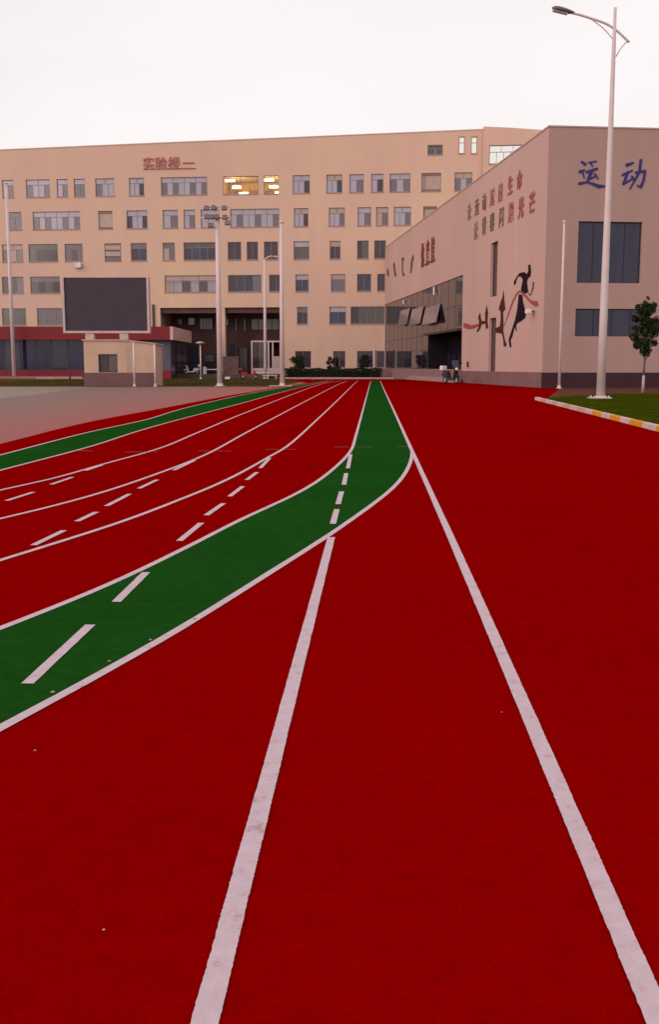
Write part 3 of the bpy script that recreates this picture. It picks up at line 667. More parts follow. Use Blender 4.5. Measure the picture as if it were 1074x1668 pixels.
# entrance: back doors, side, canopy
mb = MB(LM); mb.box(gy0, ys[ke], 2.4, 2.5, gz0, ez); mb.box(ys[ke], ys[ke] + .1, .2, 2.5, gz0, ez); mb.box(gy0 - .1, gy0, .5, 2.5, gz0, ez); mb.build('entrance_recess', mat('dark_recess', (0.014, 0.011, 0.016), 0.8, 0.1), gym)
for k in range(6):
    y0_ = gy0 + .6 + (ys[ke] - gy0 - 1.2) * k / 6; y1_ = gy0 + .6 + (ys[ke] - gy0 - 1.2) * (k + .94) / 6
    mb = MB(LM); mb.box(y0_, y1_, 2.3, 2.38, gz0, 3.9); dd = mb.build('entrance_door', PANE['C'], gym)
    mb = MB(LM); mb.tube([(y1_ - .3, 2.24, 2.0), (y1_ - .3, 2.24, 2.9)], .03, 6); mb.build('handle', DARKF, dd)
mb = MB(LM); mb.box(gy0 + .2, ys[ke], -.42, .05, ez - .05, ez + .16); mb.build('entrance_canopy', DARKF, gym)
mb = MB(LM); mb.box(gy0 - .4, GE, -.45, -.003, 0, gz0 - .02); mb.box(gy0 - .4, GE, -.003, 2.6, gz0 - .16, gz0 - .02); mb.build('terrace', STONE, gym)
mb = MB(LM); mb.box(gy0 - 1.5, gy0 + 24, -.80, -.455, 0, .42); mb.box(gy0 - 1.5, gy0 + 24, -1.15, -.805, 0, .20); mb.build('step', mat('step_stone', (0.33, 0.19, 0.19), 0.85), gym)
for u, v0, v1 in ((709.5, 467, 480), (659, 489, 495)):  # pale tubes added in place of bright reflections in the glass
    y, zt_ = GY.side(u, v0); _, zb_ = GY.side(u, v1)
    mb = MB(LM); mb.tube([(y, -.12, zb_), (y, -.12, zt_)], .10, 8); lt = mb.build('reflection_streak', WHITEP, gym)
    mb = MB(LM); mb.box(y - .05, y + .05, -.05, .07, (zb_ + zt_) / 2 - .05, (zb_ + zt_) / 2 + .05); mb.build('bracket', DARKF, lt)  # added only to hold the reflection tube
fx = thing('wall_floodlight', 'small white floodlight beside the runner mural on the sports hall', 'floodlight', GY.world(0, GY.side(871, 508)[0], GY.side(871, 508)[1]), GY.ang)
mb = MB(); mb.box(-.6, -.3, -.35, .35, -.12, .2); mb.build('lamp_body', WHITEP, fx, bevel=.03)
mb = MB(); mb.box(-.31, 0, -.05, .05, -.03, .05); mb.build('bracket', DARKF, fx)

# blue brush lettering on the front
BLUE = mat('blue_letter', (0.035, 0.022, 0.16), 0.6, 0.3, 0.25, 1.5)
def capsule(p, r0, r1, n=7):
    a, b = Vector(p[0]), Vector(p[1]); t = b - a; ang = math.atan2(t.y, t.x); o_ = []
    for k in range(n): th = ang + PI / 2 + PI * k / (n - 1); o_.append((a.x + r0 * math.cos(th), a.y + r0 * math.sin(th)))
    for k in range(n): th = ang - PI / 2 + PI * k / (n - 1); o_.append((b.x + r1 * math.cos(th), b.y + r1 * math.sin(th)))
    return o_
ls = thing('blue_lettering', 'two large blue brush style characters high on the sports hall front', 'sign', gym_o, GY.ang)
S1 = [((140, 105, 14), (182, 135, 20)), ((228, 115, 10), (318, 100, 12)), ((250, 112, 13), (275, 160, 8)), ((205, 232, 18), (330, 192, 16)), ((262, 230, 22), (215, 335, 14)), ((215, 332, 14), (300, 290, 10)), ((305, 258, 12), (345, 315, 8)),
      ((120, 228, 20), (172, 208, 12)), ((150, 225, 10), (172, 310, 7)), ((112, 376, 18), (205, 358, 11)), ((205, 358, 11), (300, 388, 17)), ((300, 388, 17), (355, 412, 23)), ((355, 412, 23), (436, 408, 9))]
S2 = [((708, 145, 22), (782, 120, 14)), ((652, 270, 16), (772, 214, 12)), ((718, 235, 16), (662, 382, 16)), ((662, 380, 17), (790, 308, 10)), ((768, 285, 12), (802, 342, 16)), ((880, 84, 17), (862, 232, 16)), ((862, 232, 16), (742, 445, 8)),
      ((822, 240, 18), (930, 216, 14)), ((930, 222, 15), (915, 330, 14)), ((915, 330, 14), (880, 418, 17)), ((880, 420, 16), (835, 398, 8))]
sc_ = 7.671
for S in (S1, S2):
    mb = MB(); d = -.03
    for (x0, y0, r0), (x1, y1, r1) in S:
        poly = capsule(((x0, -y0), (x1, -y1)), r0, r1)
        mb.prism([fg(930 + px / sc_, 250 - py / sc_) for px, py in poly], -.004, d, 'y'); d -= .003
    mb.build('character', BLUE, ls)
# slogan in two rows on the left wall
sl = thing('wall_slogan', 'two rows of brown and red characters on the slanting hall wall', 'sign', gym_o, GY.ang)
INK = {'k': mat('slogan_brown', (0.20, 0.115, 0.10), 0.8), 'g': mat('slogan_olive', (0.15, 0.11, 0.085), 0.8), 'r': mat('slogan_red', (0.42, 0.14, 0.145), 0.8), 'd': mat('slogan_deep_red', (0.32, 0.085, 0.095), 0.8)}
Rw = Matrix(((0, 0, -1, 0), (-1, 0, 0, 0), (0, 1, 0, 0), (0, 0, 0, 1)))     # glyph x -> towards the corner, y -> up, z -> outwards
for row, cols, pos, h in (('让运动赋能生命', 'kkkrrdd', ((130, 620), (230, 560), (330, 490), (438, 420), (550, 352), (682, 258), (805, 188)), 1.50),
                       ('让青春闪耀光芒', 'kkgkrdd', ((220, 870), (328, 805), (436, 752), (562, 690), (690, 625), (826, 562), (975, 488)), 1.62)):
    for ch, cc, (x, y) in zip(row, cols, pos):
        a, z = GY.side(750 + x / 8.262, 270 + y / 8.262)
        glyph(ch, h, Matrix.Translation((-.004, a, z)) @ Rw, INK[cc], 'character', sl, .05, .022, sx=0.95)
# small red name with a bar, and black brush figures beside it
nm = thing('hall_name_sign', 'three red characters over a thin bar above the slanting glass', 'sign', gym_o, GY.ang)
def s3(x, y): return GY.side(620 + x / 10.74, 385 + y / 10.74)
for ch, (x, y) in zip('体育馆', ((748, 330), (835, 280), (925, 232))):
    a, z = s3(x, y); glyph(ch, 2.75, Matrix.Translation((-.004, a, z)) @ Rw, mat('name_red', (0.20, 0.035, 0.04), 0.7), 'character', nm, .08, .03, sx=0.62)
a0, z0_ = s3(742, 518); a1, z1_ = s3(965, 395)
mb = MB(LM); mb.box(a1, a0, -.09, -.004, (z0_ + z1_) / 2 - .07, (z0_ + z1_) / 2 + .07); mb.build('sign_bar', MATS['name_red'], nm)
fgm = thing('brush_figure_relief', 'four thin dark brush stroke figures left of the red name', 'mural', gym_o, GY.ang)
for poly in ([(120, 570), (140, 570), (150, 640), (158, 690), (125, 690), (118, 620)], [(245, 450), (258, 480), (262, 570), (285, 690), (252, 700), (240, 600), (228, 500)],
             [(380, 375), (400, 362), (420, 390), (400, 450), (398, 620), (425, 650), (430, 690), (395, 690), (382, 600)], [(570, 318), (592, 370), (568, 450), (558, 580), (535, 640), (522, 640), (538, 560), (532, 480)]):
    mb = MB(LM); mb.prism([s3(*q) for q in poly], -.05, -.004, 'y'); mb.build('brush_figure', mat('brush_brown', (0.13, 0.055, 0.05), 0.7), fgm)
# runner mural
mu = thing('runner_mural', 'dark running figures with a red ribbon on the sports hall wall', 'mural', gym_o, GY.ang)
def s4(x, y): return GY.side(740 + x / 6.7125, 420 + y / 6.7125)
MD = mat('mural_dark', (0.018, 0.008, 0.014), 0.9, 0.05, var=0.25); MBR = mat('mural_brown', (0.075, 0.022, 0.022), 0.9, 0.05); MR = mat('mural_red', (0.30, 0.05, 0.055), 0.7)
figs = [('runner_figure', MD, [(815, 80), (828, 70), (840, 80), (847, 150), (838, 205), (812, 228), (802, 262), (815, 370), (790, 392), (740, 388), (735, 340), (755, 238), (735, 206), (705, 205), (690, 240), (676, 290), (662, 302), (656, 265), (690, 203), (720, 165), (775, 155), (800, 178), (815, 140)]),
        ('runner_arm', MD, [(803, 348), (830, 402), (843, 395), (862, 320), (864, 265), (878, 265), (874, 330), (848, 400), (828, 418)]),
        ('runner_leg', MD, [(712, 398), (752, 405), (757, 470), (776, 550), (791, 620), (780, 660), (742, 690), (700, 712), (667, 762), (642, 860), (622, 900), (633, 975), (614, 980), (600, 890), (613, 858), (640, 770), (670, 680), (695, 560), (705, 460)]),
        ('runner_foot', MD, [(680, 722), (692, 800), (678, 792), (668, 732)]),
        ('ribbon', MR, [(548, 735), (562, 712), (600, 590), (640, 478), (690, 376), (720, 356), (770, 378), (800, 418), (850, 468), (918, 472), (928, 524), (892, 532), (840, 496), (790, 436), (758, 404), (722, 374), (702, 388), (652, 486), (612, 596), (572, 700), (556, 742)]),
        ('distant_runner', MBR, [(545, 352), (553, 450), (564, 560), (540, 592), (545, 740), (542, 800), (557, 890), (579, 945), (570, 972), (548, 965), (544, 900), (530, 832), (500, 822), (460, 816), (455, 770), (505, 750), (514, 690), (514, 590), (493, 560), (509, 500), (534, 430)]),
        ('distant_runner', MBR, [(362, 520), (376, 600), (368, 690), (378, 760), (355, 782), (345, 690), (345, 600)]),
        ('distant_runner', MBR, [(290, 600), (298, 660), (305, 690), (340, 690), (345, 720), (305, 725), (292, 770), (262, 812), (250, 805), (275, 755), (278, 690), (268, 650)]),
        ('ribbon', MR, [(113, 710), (130, 713), (190, 738), (270, 722), (272, 745), (200, 776), (150, 776), (108, 757)])]
for k, (nme, m_, poly) in enumerate(figs):
    mb = MB(LM); mb.prism([s4(*q) for q in poly], -.012 - .004 * k, -.004, 'y'); mb.build(nme, m_, mu)
mb = MB(LM); a, z = s4(158, 1165); mb.lathe([(.1, 0)] * 2, (0, 0, 0), 4) if False else mb.box(a - .2, a + .2, -.12, -.004, z - .25, z + .25); tag(mb.build('switch_box', DARKF, None), 'small dark box low on the hall wall beside the glass', 'switch box')
bpy.data.objects['switch_box'].location = gym_o; bpy.data.objects['switch_box'].rotation_euler = (0, 0, GY.ang)

# ---------------------------------------------------------------- pavilion with red fascia, left
pav = thing('canteen_pavilion', 'low glass fronted pavilion with deep red fascia on the left', 'building', (0, 130, 0), 0)
def pv(u, v, D=130): q = V(u, v, D); return q.x, q.z
px1 = pv(277, 560)[0]; px0 = -62; zf1 = pv(60, 532)[1]; zf0 = pv(60, 553.5)[1]; zb = 1.05; pd = 17.5
mb = MB(); mb.box(px0, px1, 0, .5, zf0, zf1); mb.build('fascia', REDP, pav)
mb = MB(); mb.box(px1 + .003, px1 + .4, 0, pd, zf0, zf1); mb.build('fascia', mat('pale_end_panel', (0.55, 0.36, 0.33), 0.7), pav)['label'] = 'pale pink end of the red fascia'
mb = MB(); mb.box(px0, px1, .5, pd, zf0 + .2, zf1 - .1); mb.build('roof', ROOF, pav)
mb = MB(); mb.box(px0, px1 - .1, .9, 1.15, 0, zb); mb.build('base_wall', REDP, pav)
mb = MB(); mb.box(px0, px1 - .1, 3.8, 4.0, 0, zf0); mb.build('inner_wall', mat('pav_inner', (0.10, 0.09, 0.13), 0.8, var=0.5, scale=0.25), pav)
gx0, gx1 = px0, pv(136, 580, 131)[0]
NP = 15
mb = MB(); mb.box(gx0, gx1, .99, 1.11, zb, zb + .1); pf = mb.build('glass_front', DARKF, pav)
for k in range(NP + 1): x = gx0 + (gx1 - gx0) * k / NP; mb = MB(); mb.box(x - .06, x + .06, 1.0, 1.1, zb + .1, zf0); mb.build('mullion', DARKF, pf)
for k in range(NP):
    x = gx0 + (gx1 - gx0) * k / NP; mb = MB(); mb.box(x + .06, x + (gx1 - gx0) / NP - .06, 1.03, 1.06, zb, zf0); mb.build('pane', PANE[random.choice('NNBC')], pf)
mb = MB(); mb.box(gx1 + .07, px1 - .1, 1.0, 1.1, zb, zf0); mb.build('front_panel', MATS['pav_inner'], pav)
sp = MB(); sp.box(px1 - .1, px1 - .02, 1.15, pd - .1, 0, .2); sp = sp.build('side_front', DARKF, pav)
for k in range(7): y = 1.2 + (pd - 1.4) * k / 6; mb = MB(); mb.box(px1 - .1, px1 - .02, y - .07, y + .07, .2, zf0); mb.build('mullion', DARKF, sp)
for k in range(6):
    y = 1.2 + (pd - 1.4) * k / 6; mb = MB(); mb.box(px1 - .08, px1 - .05, y + .07, y + (pd - 1.4) / 6 - .07, .2, zf0); mb.build('pane', PANE['N' if k % 2 else 'B'], sp)
mb = MB(); mb.box(px0, pv(136, 620, 128)[0], -3.0, -.6, 0, .32); tag(mb.build('step', mat('pav_step', (0.30, 0.13, 0.13), 0.85), pav))
mb = MB(); mb.box(pv(60, 620, 126.5)[0], pv(136, 620, 126.5)[0], -3.9, -3.0, 0, .18); mb.build('step', mat('pav_step_pale', (0.42, 0.28, 0.24), 0.85), pav)
bo = G(114, 629); bl = thing('bollard', 'short black bollard at the foot of the pavilion steps', 'bollard', (bo.x * 1.52, bo.y * 1.52, 0))
mb = MB(); mb.lathe([(.13, 0), (.12, .1), (.12, .75), (.08, .85)], n=10); mb.build('post', BLACK, bl, True)
mb = MB(); mb.lathe([(.2, 0), (.2, .05)], n=10); mb.build('base', DARKF, bl)

# terrace before the porch
mb = MB(); mb.box(pu0 - .3, pu1 + .2, -13, 6.0, 0, .44); o = mb.build('entrance_terrace', mat('terrace_paving', (0.085, 0.065, 0.055), 0.85, var=0.2)); o.location = fo; o.rotation_euler = (0, 0, MF.ang); o['kind'] = 'structure'

# ---------------------------------------------------------------- screen on its booth
DB = G(195, 629).y
def sv(u, v, D=DB): q = V(u, v, D); return q.x, q.z
bx0, bx1 = sv(137, 600)[0], sv(253, 600)[0]; bt0 = sv(137, 555)[1]; bt1 = sv(253, 561)[1]
booth = thing('control_booth', 'small beige booth with dark window and brown base under the screen', 'building', (0, DB, 0), 0)
wq = (sv(160, 590)[0], sv(191, 590)[0], sv(175, 606.5)[1], sv(175, 577)[1])
wall('wall', WALL_BOOTH, booth, ID, bx0, bx1, 0, [(bx0, bt0), (bx0 + 3.2, bt0), (bx1, bt1)], [wq], .3)
window(booth, ID, *wq, '', 'DG', fm=DARKF, d=.14, fw=.07, sill=False)
mb = MB(); mb.prism([(bx0, 0), (bx1, 0), (bx1, bt1), (bx0 + 3.2, bt0), (bx0, bt0)], .32, 3.4, 'y'); mb.build('booth_core', WALL_BOOTH, booth)
mb = MB(); mb.prism([(bx0 - .12, bt0 + .003), (bx0 + 3.2, bt0 + .003), (bx1 + .1, bt1 + .003), (bx1 + .1, bt1 + .1), (bx0 + 3.2, bt0 + .1), (bx0 - .12, bt0 + .1)], -.12, 3.5, 'y'); mb.build('roof', mat('booth_roof', (0.46, 0.31, 0.24), 0.8), booth)
mb = MB(); zd = sv(180, 607)[1]; mb.box(bx0 - .04, bx1 + .04, -.05, -.003, 0, zd); mb.build('dado', mat('booth_dado', (0.15, 0.075, 0.08), 0.75, 0.25, 0.12, 0.6, 0.2, 20), booth)
mb = MB(); x = sv(206, 580)[0]; mb.box(x, x + .55, -.03, -.003, zd, bt0 - .15); mb.build('pilaster', mat('booth_pilaster', (0.43, 0.29, 0.22), 0.9), booth)
led = thing('led_screen', 'large dark outdoor display screen in a pale frame above the booth', 'screen', (0, DB, 0), 0)
sx0, sz1 = sv(99, 451); sx1, sz0 = sv(243.5, 542.5)
mb = MB(); fr = .17; y0, y1 = .05, .75
for x in (sx0, sx1 - fr): mb.box(x, x + fr, y0, y1, sz0 + fr, sz1)
mb.box(sx0, sx1, y0 + .002, y1, sz0, sz0 + fr); mb.box(sx0 + fr, sx1 - fr, y0 + .05, y1, sz1 - .05, sz1)
mb.build('frame', mat('screen_frame', (0.50, 0.36, 0.35), 0.5), led)
mb = MB(); mb.box(sx0 + fr, sx1 - fr, .35, .72, sz0 + fr, sz1 - .05); mb.build('housing', BLACK, led)
LEDM = [mat('led_face_%d' % k, (0.046 + k * .002, 0.030 + k * .0015, 0.048 + k * .002), 0.55, 0.25, 0.06, 3) for k in range(3)]
for i in range(8):
    for j in range(6):
        w_, h_ = (sx1 - sx0 - 2 * fr) / 8, (sz1 - .05 - sz0 - fr) / 6; mb = MB()
        mb.box(sx0 + fr + i * w_ + .0015, sx0 + fr + (i + 1) * w_ - .0015, .16 + random.uniform(0, .002), .35, sz0 + fr + j * h_ + .0015, sz0 + fr + (j + 1) * h_ - .0015)
        mb.build('led_module', random.choice(LEDM), led)
for u0, u1 in ((138, 152), (194, 208)):
    mb = MB(); mb.box(sv(u0, 550)[0], sv(u1, 550)[0], .12, .68, bt0 + .1, sz0); mb.build('support', mat('screen_support', (0.50, 0.36, 0.34), 0.6), led)

# ---------------------------------------------------------------- poles and lamps
def flange(mb, r): mb.lathe([(r * 2.1, 0), (r * 2.1, .03), (r * 1.25, .04), (r * 1.05, .22)], n=12)
b = G(979, 652); DL = b.y
sl_ = thing('street_lamp', 'tall white street lamp with one curved arm on the right lawn', 'street lamp', (b.x, b.y, .09))
def lv(u, v): q = V(u, v, DL); return Vector((q.x - b.x, 0, q.z - .09))
htop = lv(1004.3, 12.5).z
mb = MB(); mb.tube([(0, 0, 0), (0, 0, 4), (0, 0, htop - 1.6), (0, 0, htop)], [.205, .175, .085, .065], 16); mb.build('pole', WHITE, sl_, True)
mb = MB(); mb.box(-.50, .42, -.42, .42, -.02, .05); mb.lathe([(.30, .05), (.29, .09), (.23, .11)], n=16)
for i in (-.36, .30):
    for j in (-.32, .32): mb.lathe([(.04, .05), (.04, .12)], (i, j, 0), 6)
mb.build('base_plate', WHITE, sl_)
def arc(pts, n=6): return [(q[0], 0, q[1]) for q in spline([(p.x, p.z) for p in pts], .12)]
arm = arc([lv(930, 20.5), lv(944, 23.8), lv(967, 31), (lv(988, 38.6)), lv(1004, 48.5), lv(1026, 69)])
mb = MB(); mb.tube(arm, [.055] * len(arm), 8); mb.build('arm', WHITE, sl_, True)
for pts in ([lv(962, 30), lv(983.5, 46), lv(1001.5, 66)], [lv(1022, 68), lv(1012, 79), lv(1004.5, 92)]):
    q = arc(pts); mb = MB(); mb.tube(q, .026, 8); mb.build('brace', WHITE, sl_, True)
h0, h1 = lv(899.5, 12.5), lv(936, 21.5); ax = (h1 - h0).normalized(); ln = (h1 - h0).length; up = Vector((-ax.z, 0, ax.x)); up = up if up.z > 0 else -up
mb = MB(); rings = []
for k in range(9):
    t = k / 8; w_ = [.03, .14, .17, .18, .18, .17, .15, .11, .06][k]; h_ = [.02, .10, .12, .125, .12, .115, .10, .085, .06][k]; c_ = h0 + ax * ln * t
    rings.append([mb.p(c_ + Vector((0, w_ * math.cos(2 * PI * j / 12), 0)) + up * (h_ * max(-.45, math.sin(2 * PI * j / 12)))) for j in range(12)])
for r0, r1 in zip(rings, rings[1:]):
    for j in range(12): mb.f.append([r0[j], r0[(j + 1) % 12], r1[(j + 1) % 12], r1[j]])
mb.f.append(rings[0][::-1]); mb.f.append(rings[-1])
hd = mb.build('lamp_head', GREYHEAD, sl_, True)
mb = MB(); cc = h0 + ax * ln * .42 - up * .075
for k in (-1, 1): pass
mb.tube([cc - ax * .35, cc + ax * .3], .09, 8); mb.build('lens', mat('lamp_lens', (0.35, 0.30, 0.30), 0.2), hd)

def mast(name, label, cat, ub, vb, vt, r0, r1, D=None, group=None, zb_=0.0, arm=None, cap=True):
    q = G(ub, vb) if D is None else Vector((V(ub, vb, D).x, D, 0))
    t = thing(name, label, cat, (q.x, q.y, zb_), 0, group); z = V(ub, vt, q.y).z - zb_
    mb = MB(); mb.tube([(0, 0, 0), (0, 0, z * .5), (0, 0, z)], [r0, (r0 + r1) / 2, r1], 12); mb.build('pole', WHITE, t, True)
    mb = MB(); flange(mb, r0); mb.build('base_plate', WHITE, t)
    if cap: mb = MB(); mb.lathe([(r1 * .9, z), (r1 * 1.5, z + .05), (r1 * 1.3, z + .16), (r1 * .3, z + .25)], n=10); mb.build('finial', WHITE, t, True)
    return t, z, q
ms, z, q = mast('floodlight_mast', 'thick white mast with a cluster of dark floodlights on top', 'floodlight mast', 358.3, 629, 333, .215, .165, cap=False)
mb = MB()
for zz_ in (z - .2, z - 1.0): mb.box(-1.25, 1.05, -.06, .06, zz_ - .05, zz_ + .05)
mb.box(-.05, .05, -.22, -.06, z - 1.2, z); mb.build('crossbar', WHITE, ms)
FL = mat('floodlight_casing', (0.10, 0.055, 0.06), 0.5)
for u, v in ((337, 340), (349, 339.5), (366, 340), (338, 354), (345, 354.5), (353.5, 354), (367, 355), (344, 368), (371, 364)):
    c_ = V(u, v, q.y); x, zz_ = c_.x - q.x, c_.z; mb = MB()
    w_ = .21
    mb.prism([(x - w_, zz_ - .16), (x + w_, zz_ - .16), (x + w_ * .8, zz_ + .18), (x - w_ * .8, zz_ + .18)], -.42, -.12, 'y'); hh = mb.build('floodlight', FL, ms, bevel=.03)
    mb = MB(); mb.box(x - w_ * .8, x + w_ * .8, -.435, -.424, zz_ - .12, zz_ + .12); mb.build('lens', mat('flood_lens', (0.2, 0.15, 0.16), 0.2), hh)
    mb = MB(); mb.box(x - .03, x + .03, -.13, .05, zz_ - .05, zz_ + .05); mb.build('bracket', DARKF, hh)
m2, z, q = mast('flagpole', 'white pole right of the floodlight mast at the track edge', 'flagpole', 460, 629, 364, .19, .13)
mb = MB(); mb.box(-1.0, .75, -.75, .5, -.01, .06); mb.build('plinth', mat('plinth_pale', (0.46, 0.33, 0.31), 0.8), m2)
mast('flagpole', 'slim white pole in front of the red fascia at far left', 'flagpole', 23, 617, 300, .26, .17, group=None)
mast('flagpole', 'slim white pole close to the corner of the sports hall', 'flagpole', 911.5, 632.5, 364, .105, .075, D=72.0)
for u, lb in ((219, 'thin white post before the booth wall'), (253, 'thin white post at the right end of the booth')):
    mast('net_post', lb, 'post', u, 629, 561 if u > 230 else 558, .085, .075, D=DB - 1.4, group='thin posts before the booth', cap=False)
# lamp with a short arm beside the flagpole, and the low lamp by the porch
m5, z, q = mast('arm_lamp', 'slender white lamp with a short curved arm before the porch', 'street lamp', 432.5, 606, 424, .22, .14, D=128, zb_=0.0, cap=False)
pts = [(0, 0, z - .1), (.25, 0, z + .28), (.7, 0, z + .48), (1.25, 0, z + .45)]
mb = MB(); mb.tube(pts, [.10, .09, .08, .08], 8); mb.build('arm', WHITE, m5, True)
mb = MB(); mb.prism([(1.1, z + .36), (1.85, z + .26), (1.9, z + .36), (1.5, z + .56), (1.1, z + .54)], -.17, .17, 'y'); mb.build('lamp_head', mat('pale_head', (0.46, 0.37, 0.36), 0.5), m5, bevel=.04)
m6, z, q = mast('garden_lamp', 'low post lamp with a wide flat shade before the porch', 'lamp', 327, 606, 561, .09, .08, D=127, zb_=0.008, cap=False)
mb = MB(); mb.lathe([(.10, z), (.55, z + .12), (.60, z + .2), (.2, z + .34), (.05, z + .36)], n=14); mb.build('lamp_shade', mat('shade_pale', (0.45, 0.36, 0.32), 0.6), m6, True)

# ---------------------------------------------------------------- plants
def leaf(mb, c, s):
    a = Vector((random.gauss(0, 1), random.gauss(0, 1), random.gauss(0, 1))).normalized(); b_ = a.orthogonal().normalized(); c2_ = a.cross(b_)
    th = random.uniform(0, PI); x = b_ * math.cos(th) + c2_ * math.sin(th); y = a.cross(x)
    c = Vector(c); mb.face([c - x * s, c - y * s * .5, c + x * s, c + y * s * .5])
def crown(mb, blobs, n, s):
    tot = sum(r[3] ** 2 for r in blobs)
    for x, y, z, r in blobs:
        for _ in range(int(n * r * r / tot)):
            d = Vector((random.gauss(0, 1), random.gauss(0, 1), random.gauss(0, 1))).normalized() * r * (random.random() ** .45)
            leaf(mb, (x + d.x, y + d.y, z + d.z * .9), s * random.uniform(.6, 1.3))
tb = G(1048, 640)
tr = thing('young_tree', 'young dark green tree with pale trunk before the sports hall', 'tree', (tb.x, tb.y, .02))
mb = MB(); mb.tube([(0, 0, 0), (.01, 0, 1.0)], [.10, .075], 10); mb.build('trunk', LIME, tr, True)
mb = MB(); mb.tube([(.01, 0, 1.0), (.03, .02, 1.7), (.0, 0, 2.6), (.05, .03, 3.9)], [.075, .065, .05, .015], 8)
for k in range(9):
    a = k * 2.4; h = 1.75 + k * .2; L_ = random.uniform(.3, .5); mb.tube([(.02, 0, h), (math.cos(a) * L_ * .5, math.sin(a) * L_ * .5, h + .45), (math.cos(a) * L_, math.sin(a) * L_, h + 1.1)], [.035, .022, .008], 6)
mb.build('limb', BARK, tr, True)
mb = MB(); bl_ = []
for k in range(44):
    h = random.random(); a = random.uniform(0, 2 * PI); rm = (.30 + .50 * min(1, h / .40)) * (1 if h < .72 else 1 - (h - .72) * 2.4)
    r_ = rm * random.random() ** .5; bl_.append((math.cos(a) * r_, math.sin(a) * r_, 2.35 + h * 2.55, random.uniform(.15, .40)))
bl_ += [(-.05, 0, 5.15, .16), (.1, .1, 5.4, .12), (-.5, .1, 4.95, .18), (.5, .2, 5.05, .2)]
crown(mb, bl_, 6500, .08); mb.build('crown', LEAF, tr, normals=False)
hg = G(463, 616.2); hx1 = G(624, 616.2).x
hd_ = thing('clipped_hedge', 'low dark clipped hedge along the far end of the track', 'hedge', (0, hg.y + 1.5, 0))
mb = MB(); mb.box(hg.x + .3, hx1 - .2, .25, 1.3, 0, 1.0); mb.build('stems', mat('hedge_inner', (0.02, 0.018, 0.012), 0.95), hd_)
mb = MB()
for _ in range(14000):
    x = random.uniform(hg.x, hx1); t = 1.22 + .20 * noise.noise((x * .9, 0, 0)) + .10 * noise.noise((x * 4, 1, 0)); side_ = random.random()
    if side_ < .55: leaf(mb, (x, random.uniform(-.05, .3), random.uniform(.02, t)), .085)
    else: leaf(mb, (x, random.uniform(0, 1.5), t + random.uniform(-.15, .05)), .085)
mb.build('foliage', LEAFD, hd_, normals=False)
for k, (u0, u1, vt, lb) in enumerate(((468, 500, 573, 'leftmost dark round shrub behind the hedge'), (531, 556, 577, 'smallest dark round shrub behind the hedge'), (584, 607, 573, 'dark round shrub behind the hedge nearest the sports hall'))):
    D = hg.y + 5; xa = V(u0, 600, D).x; xb = V(u1, 600, D).x; zt_ = V(u0, vt, D).z; r = (xb - xa) / 2
    s_ = thing('shrub', lb, 'shrub', ((xa + xb) / 2, D, 0), 0, 'round shrubs behind the hedge')
    mb = MB()
    for j in range(5): a = j * 1.3; mb.tube([(0, 0, 0), (math.cos(a) * r * .3, math.sin(a) * r * .3, zt_ * .4), (math.cos(a) * r * .6, math.sin(a) * r * .6, zt_ * .75)], [.07, .05, .015], 6)
    mb.build('stem', BARK, s_, True)
    mb = MB(); bl_ = [(random.uniform(-.6, .6) * r, random.uniform(-.6, .6) * r, zt_ * random.uniform(.3, .82), r * random.uniform(.3, .45)) for _ in range(16)]
    crown(mb, bl_, 3200, .10); mb.build('crown', LEAFD, s_, normals=False)
# thin grass along the verge
mb = MB()
for _ in range(9000):
    y = random.uniform(80, 122); x = random.uniform(-32, -2.5)
    if x > -4.2 + (y - 80) * .02: continue
    h = random.uniform(.05, .16); a = random.uniform(0, PI); dx, dy = math.cos(a) * .03, math.sin(a) * .03
    mb.face([(x - dx, y - dy, .008), (x + dx, y + dy, .008), (x + random.uniform(-.06, .06), y, .008 + h)])
tag(mb.build('verge_grass', mat('verge_blades', (0.065, 0.048, 0.016), 1.0, 0.0, 0.35, 0.5), normals=False), kind='stuff')

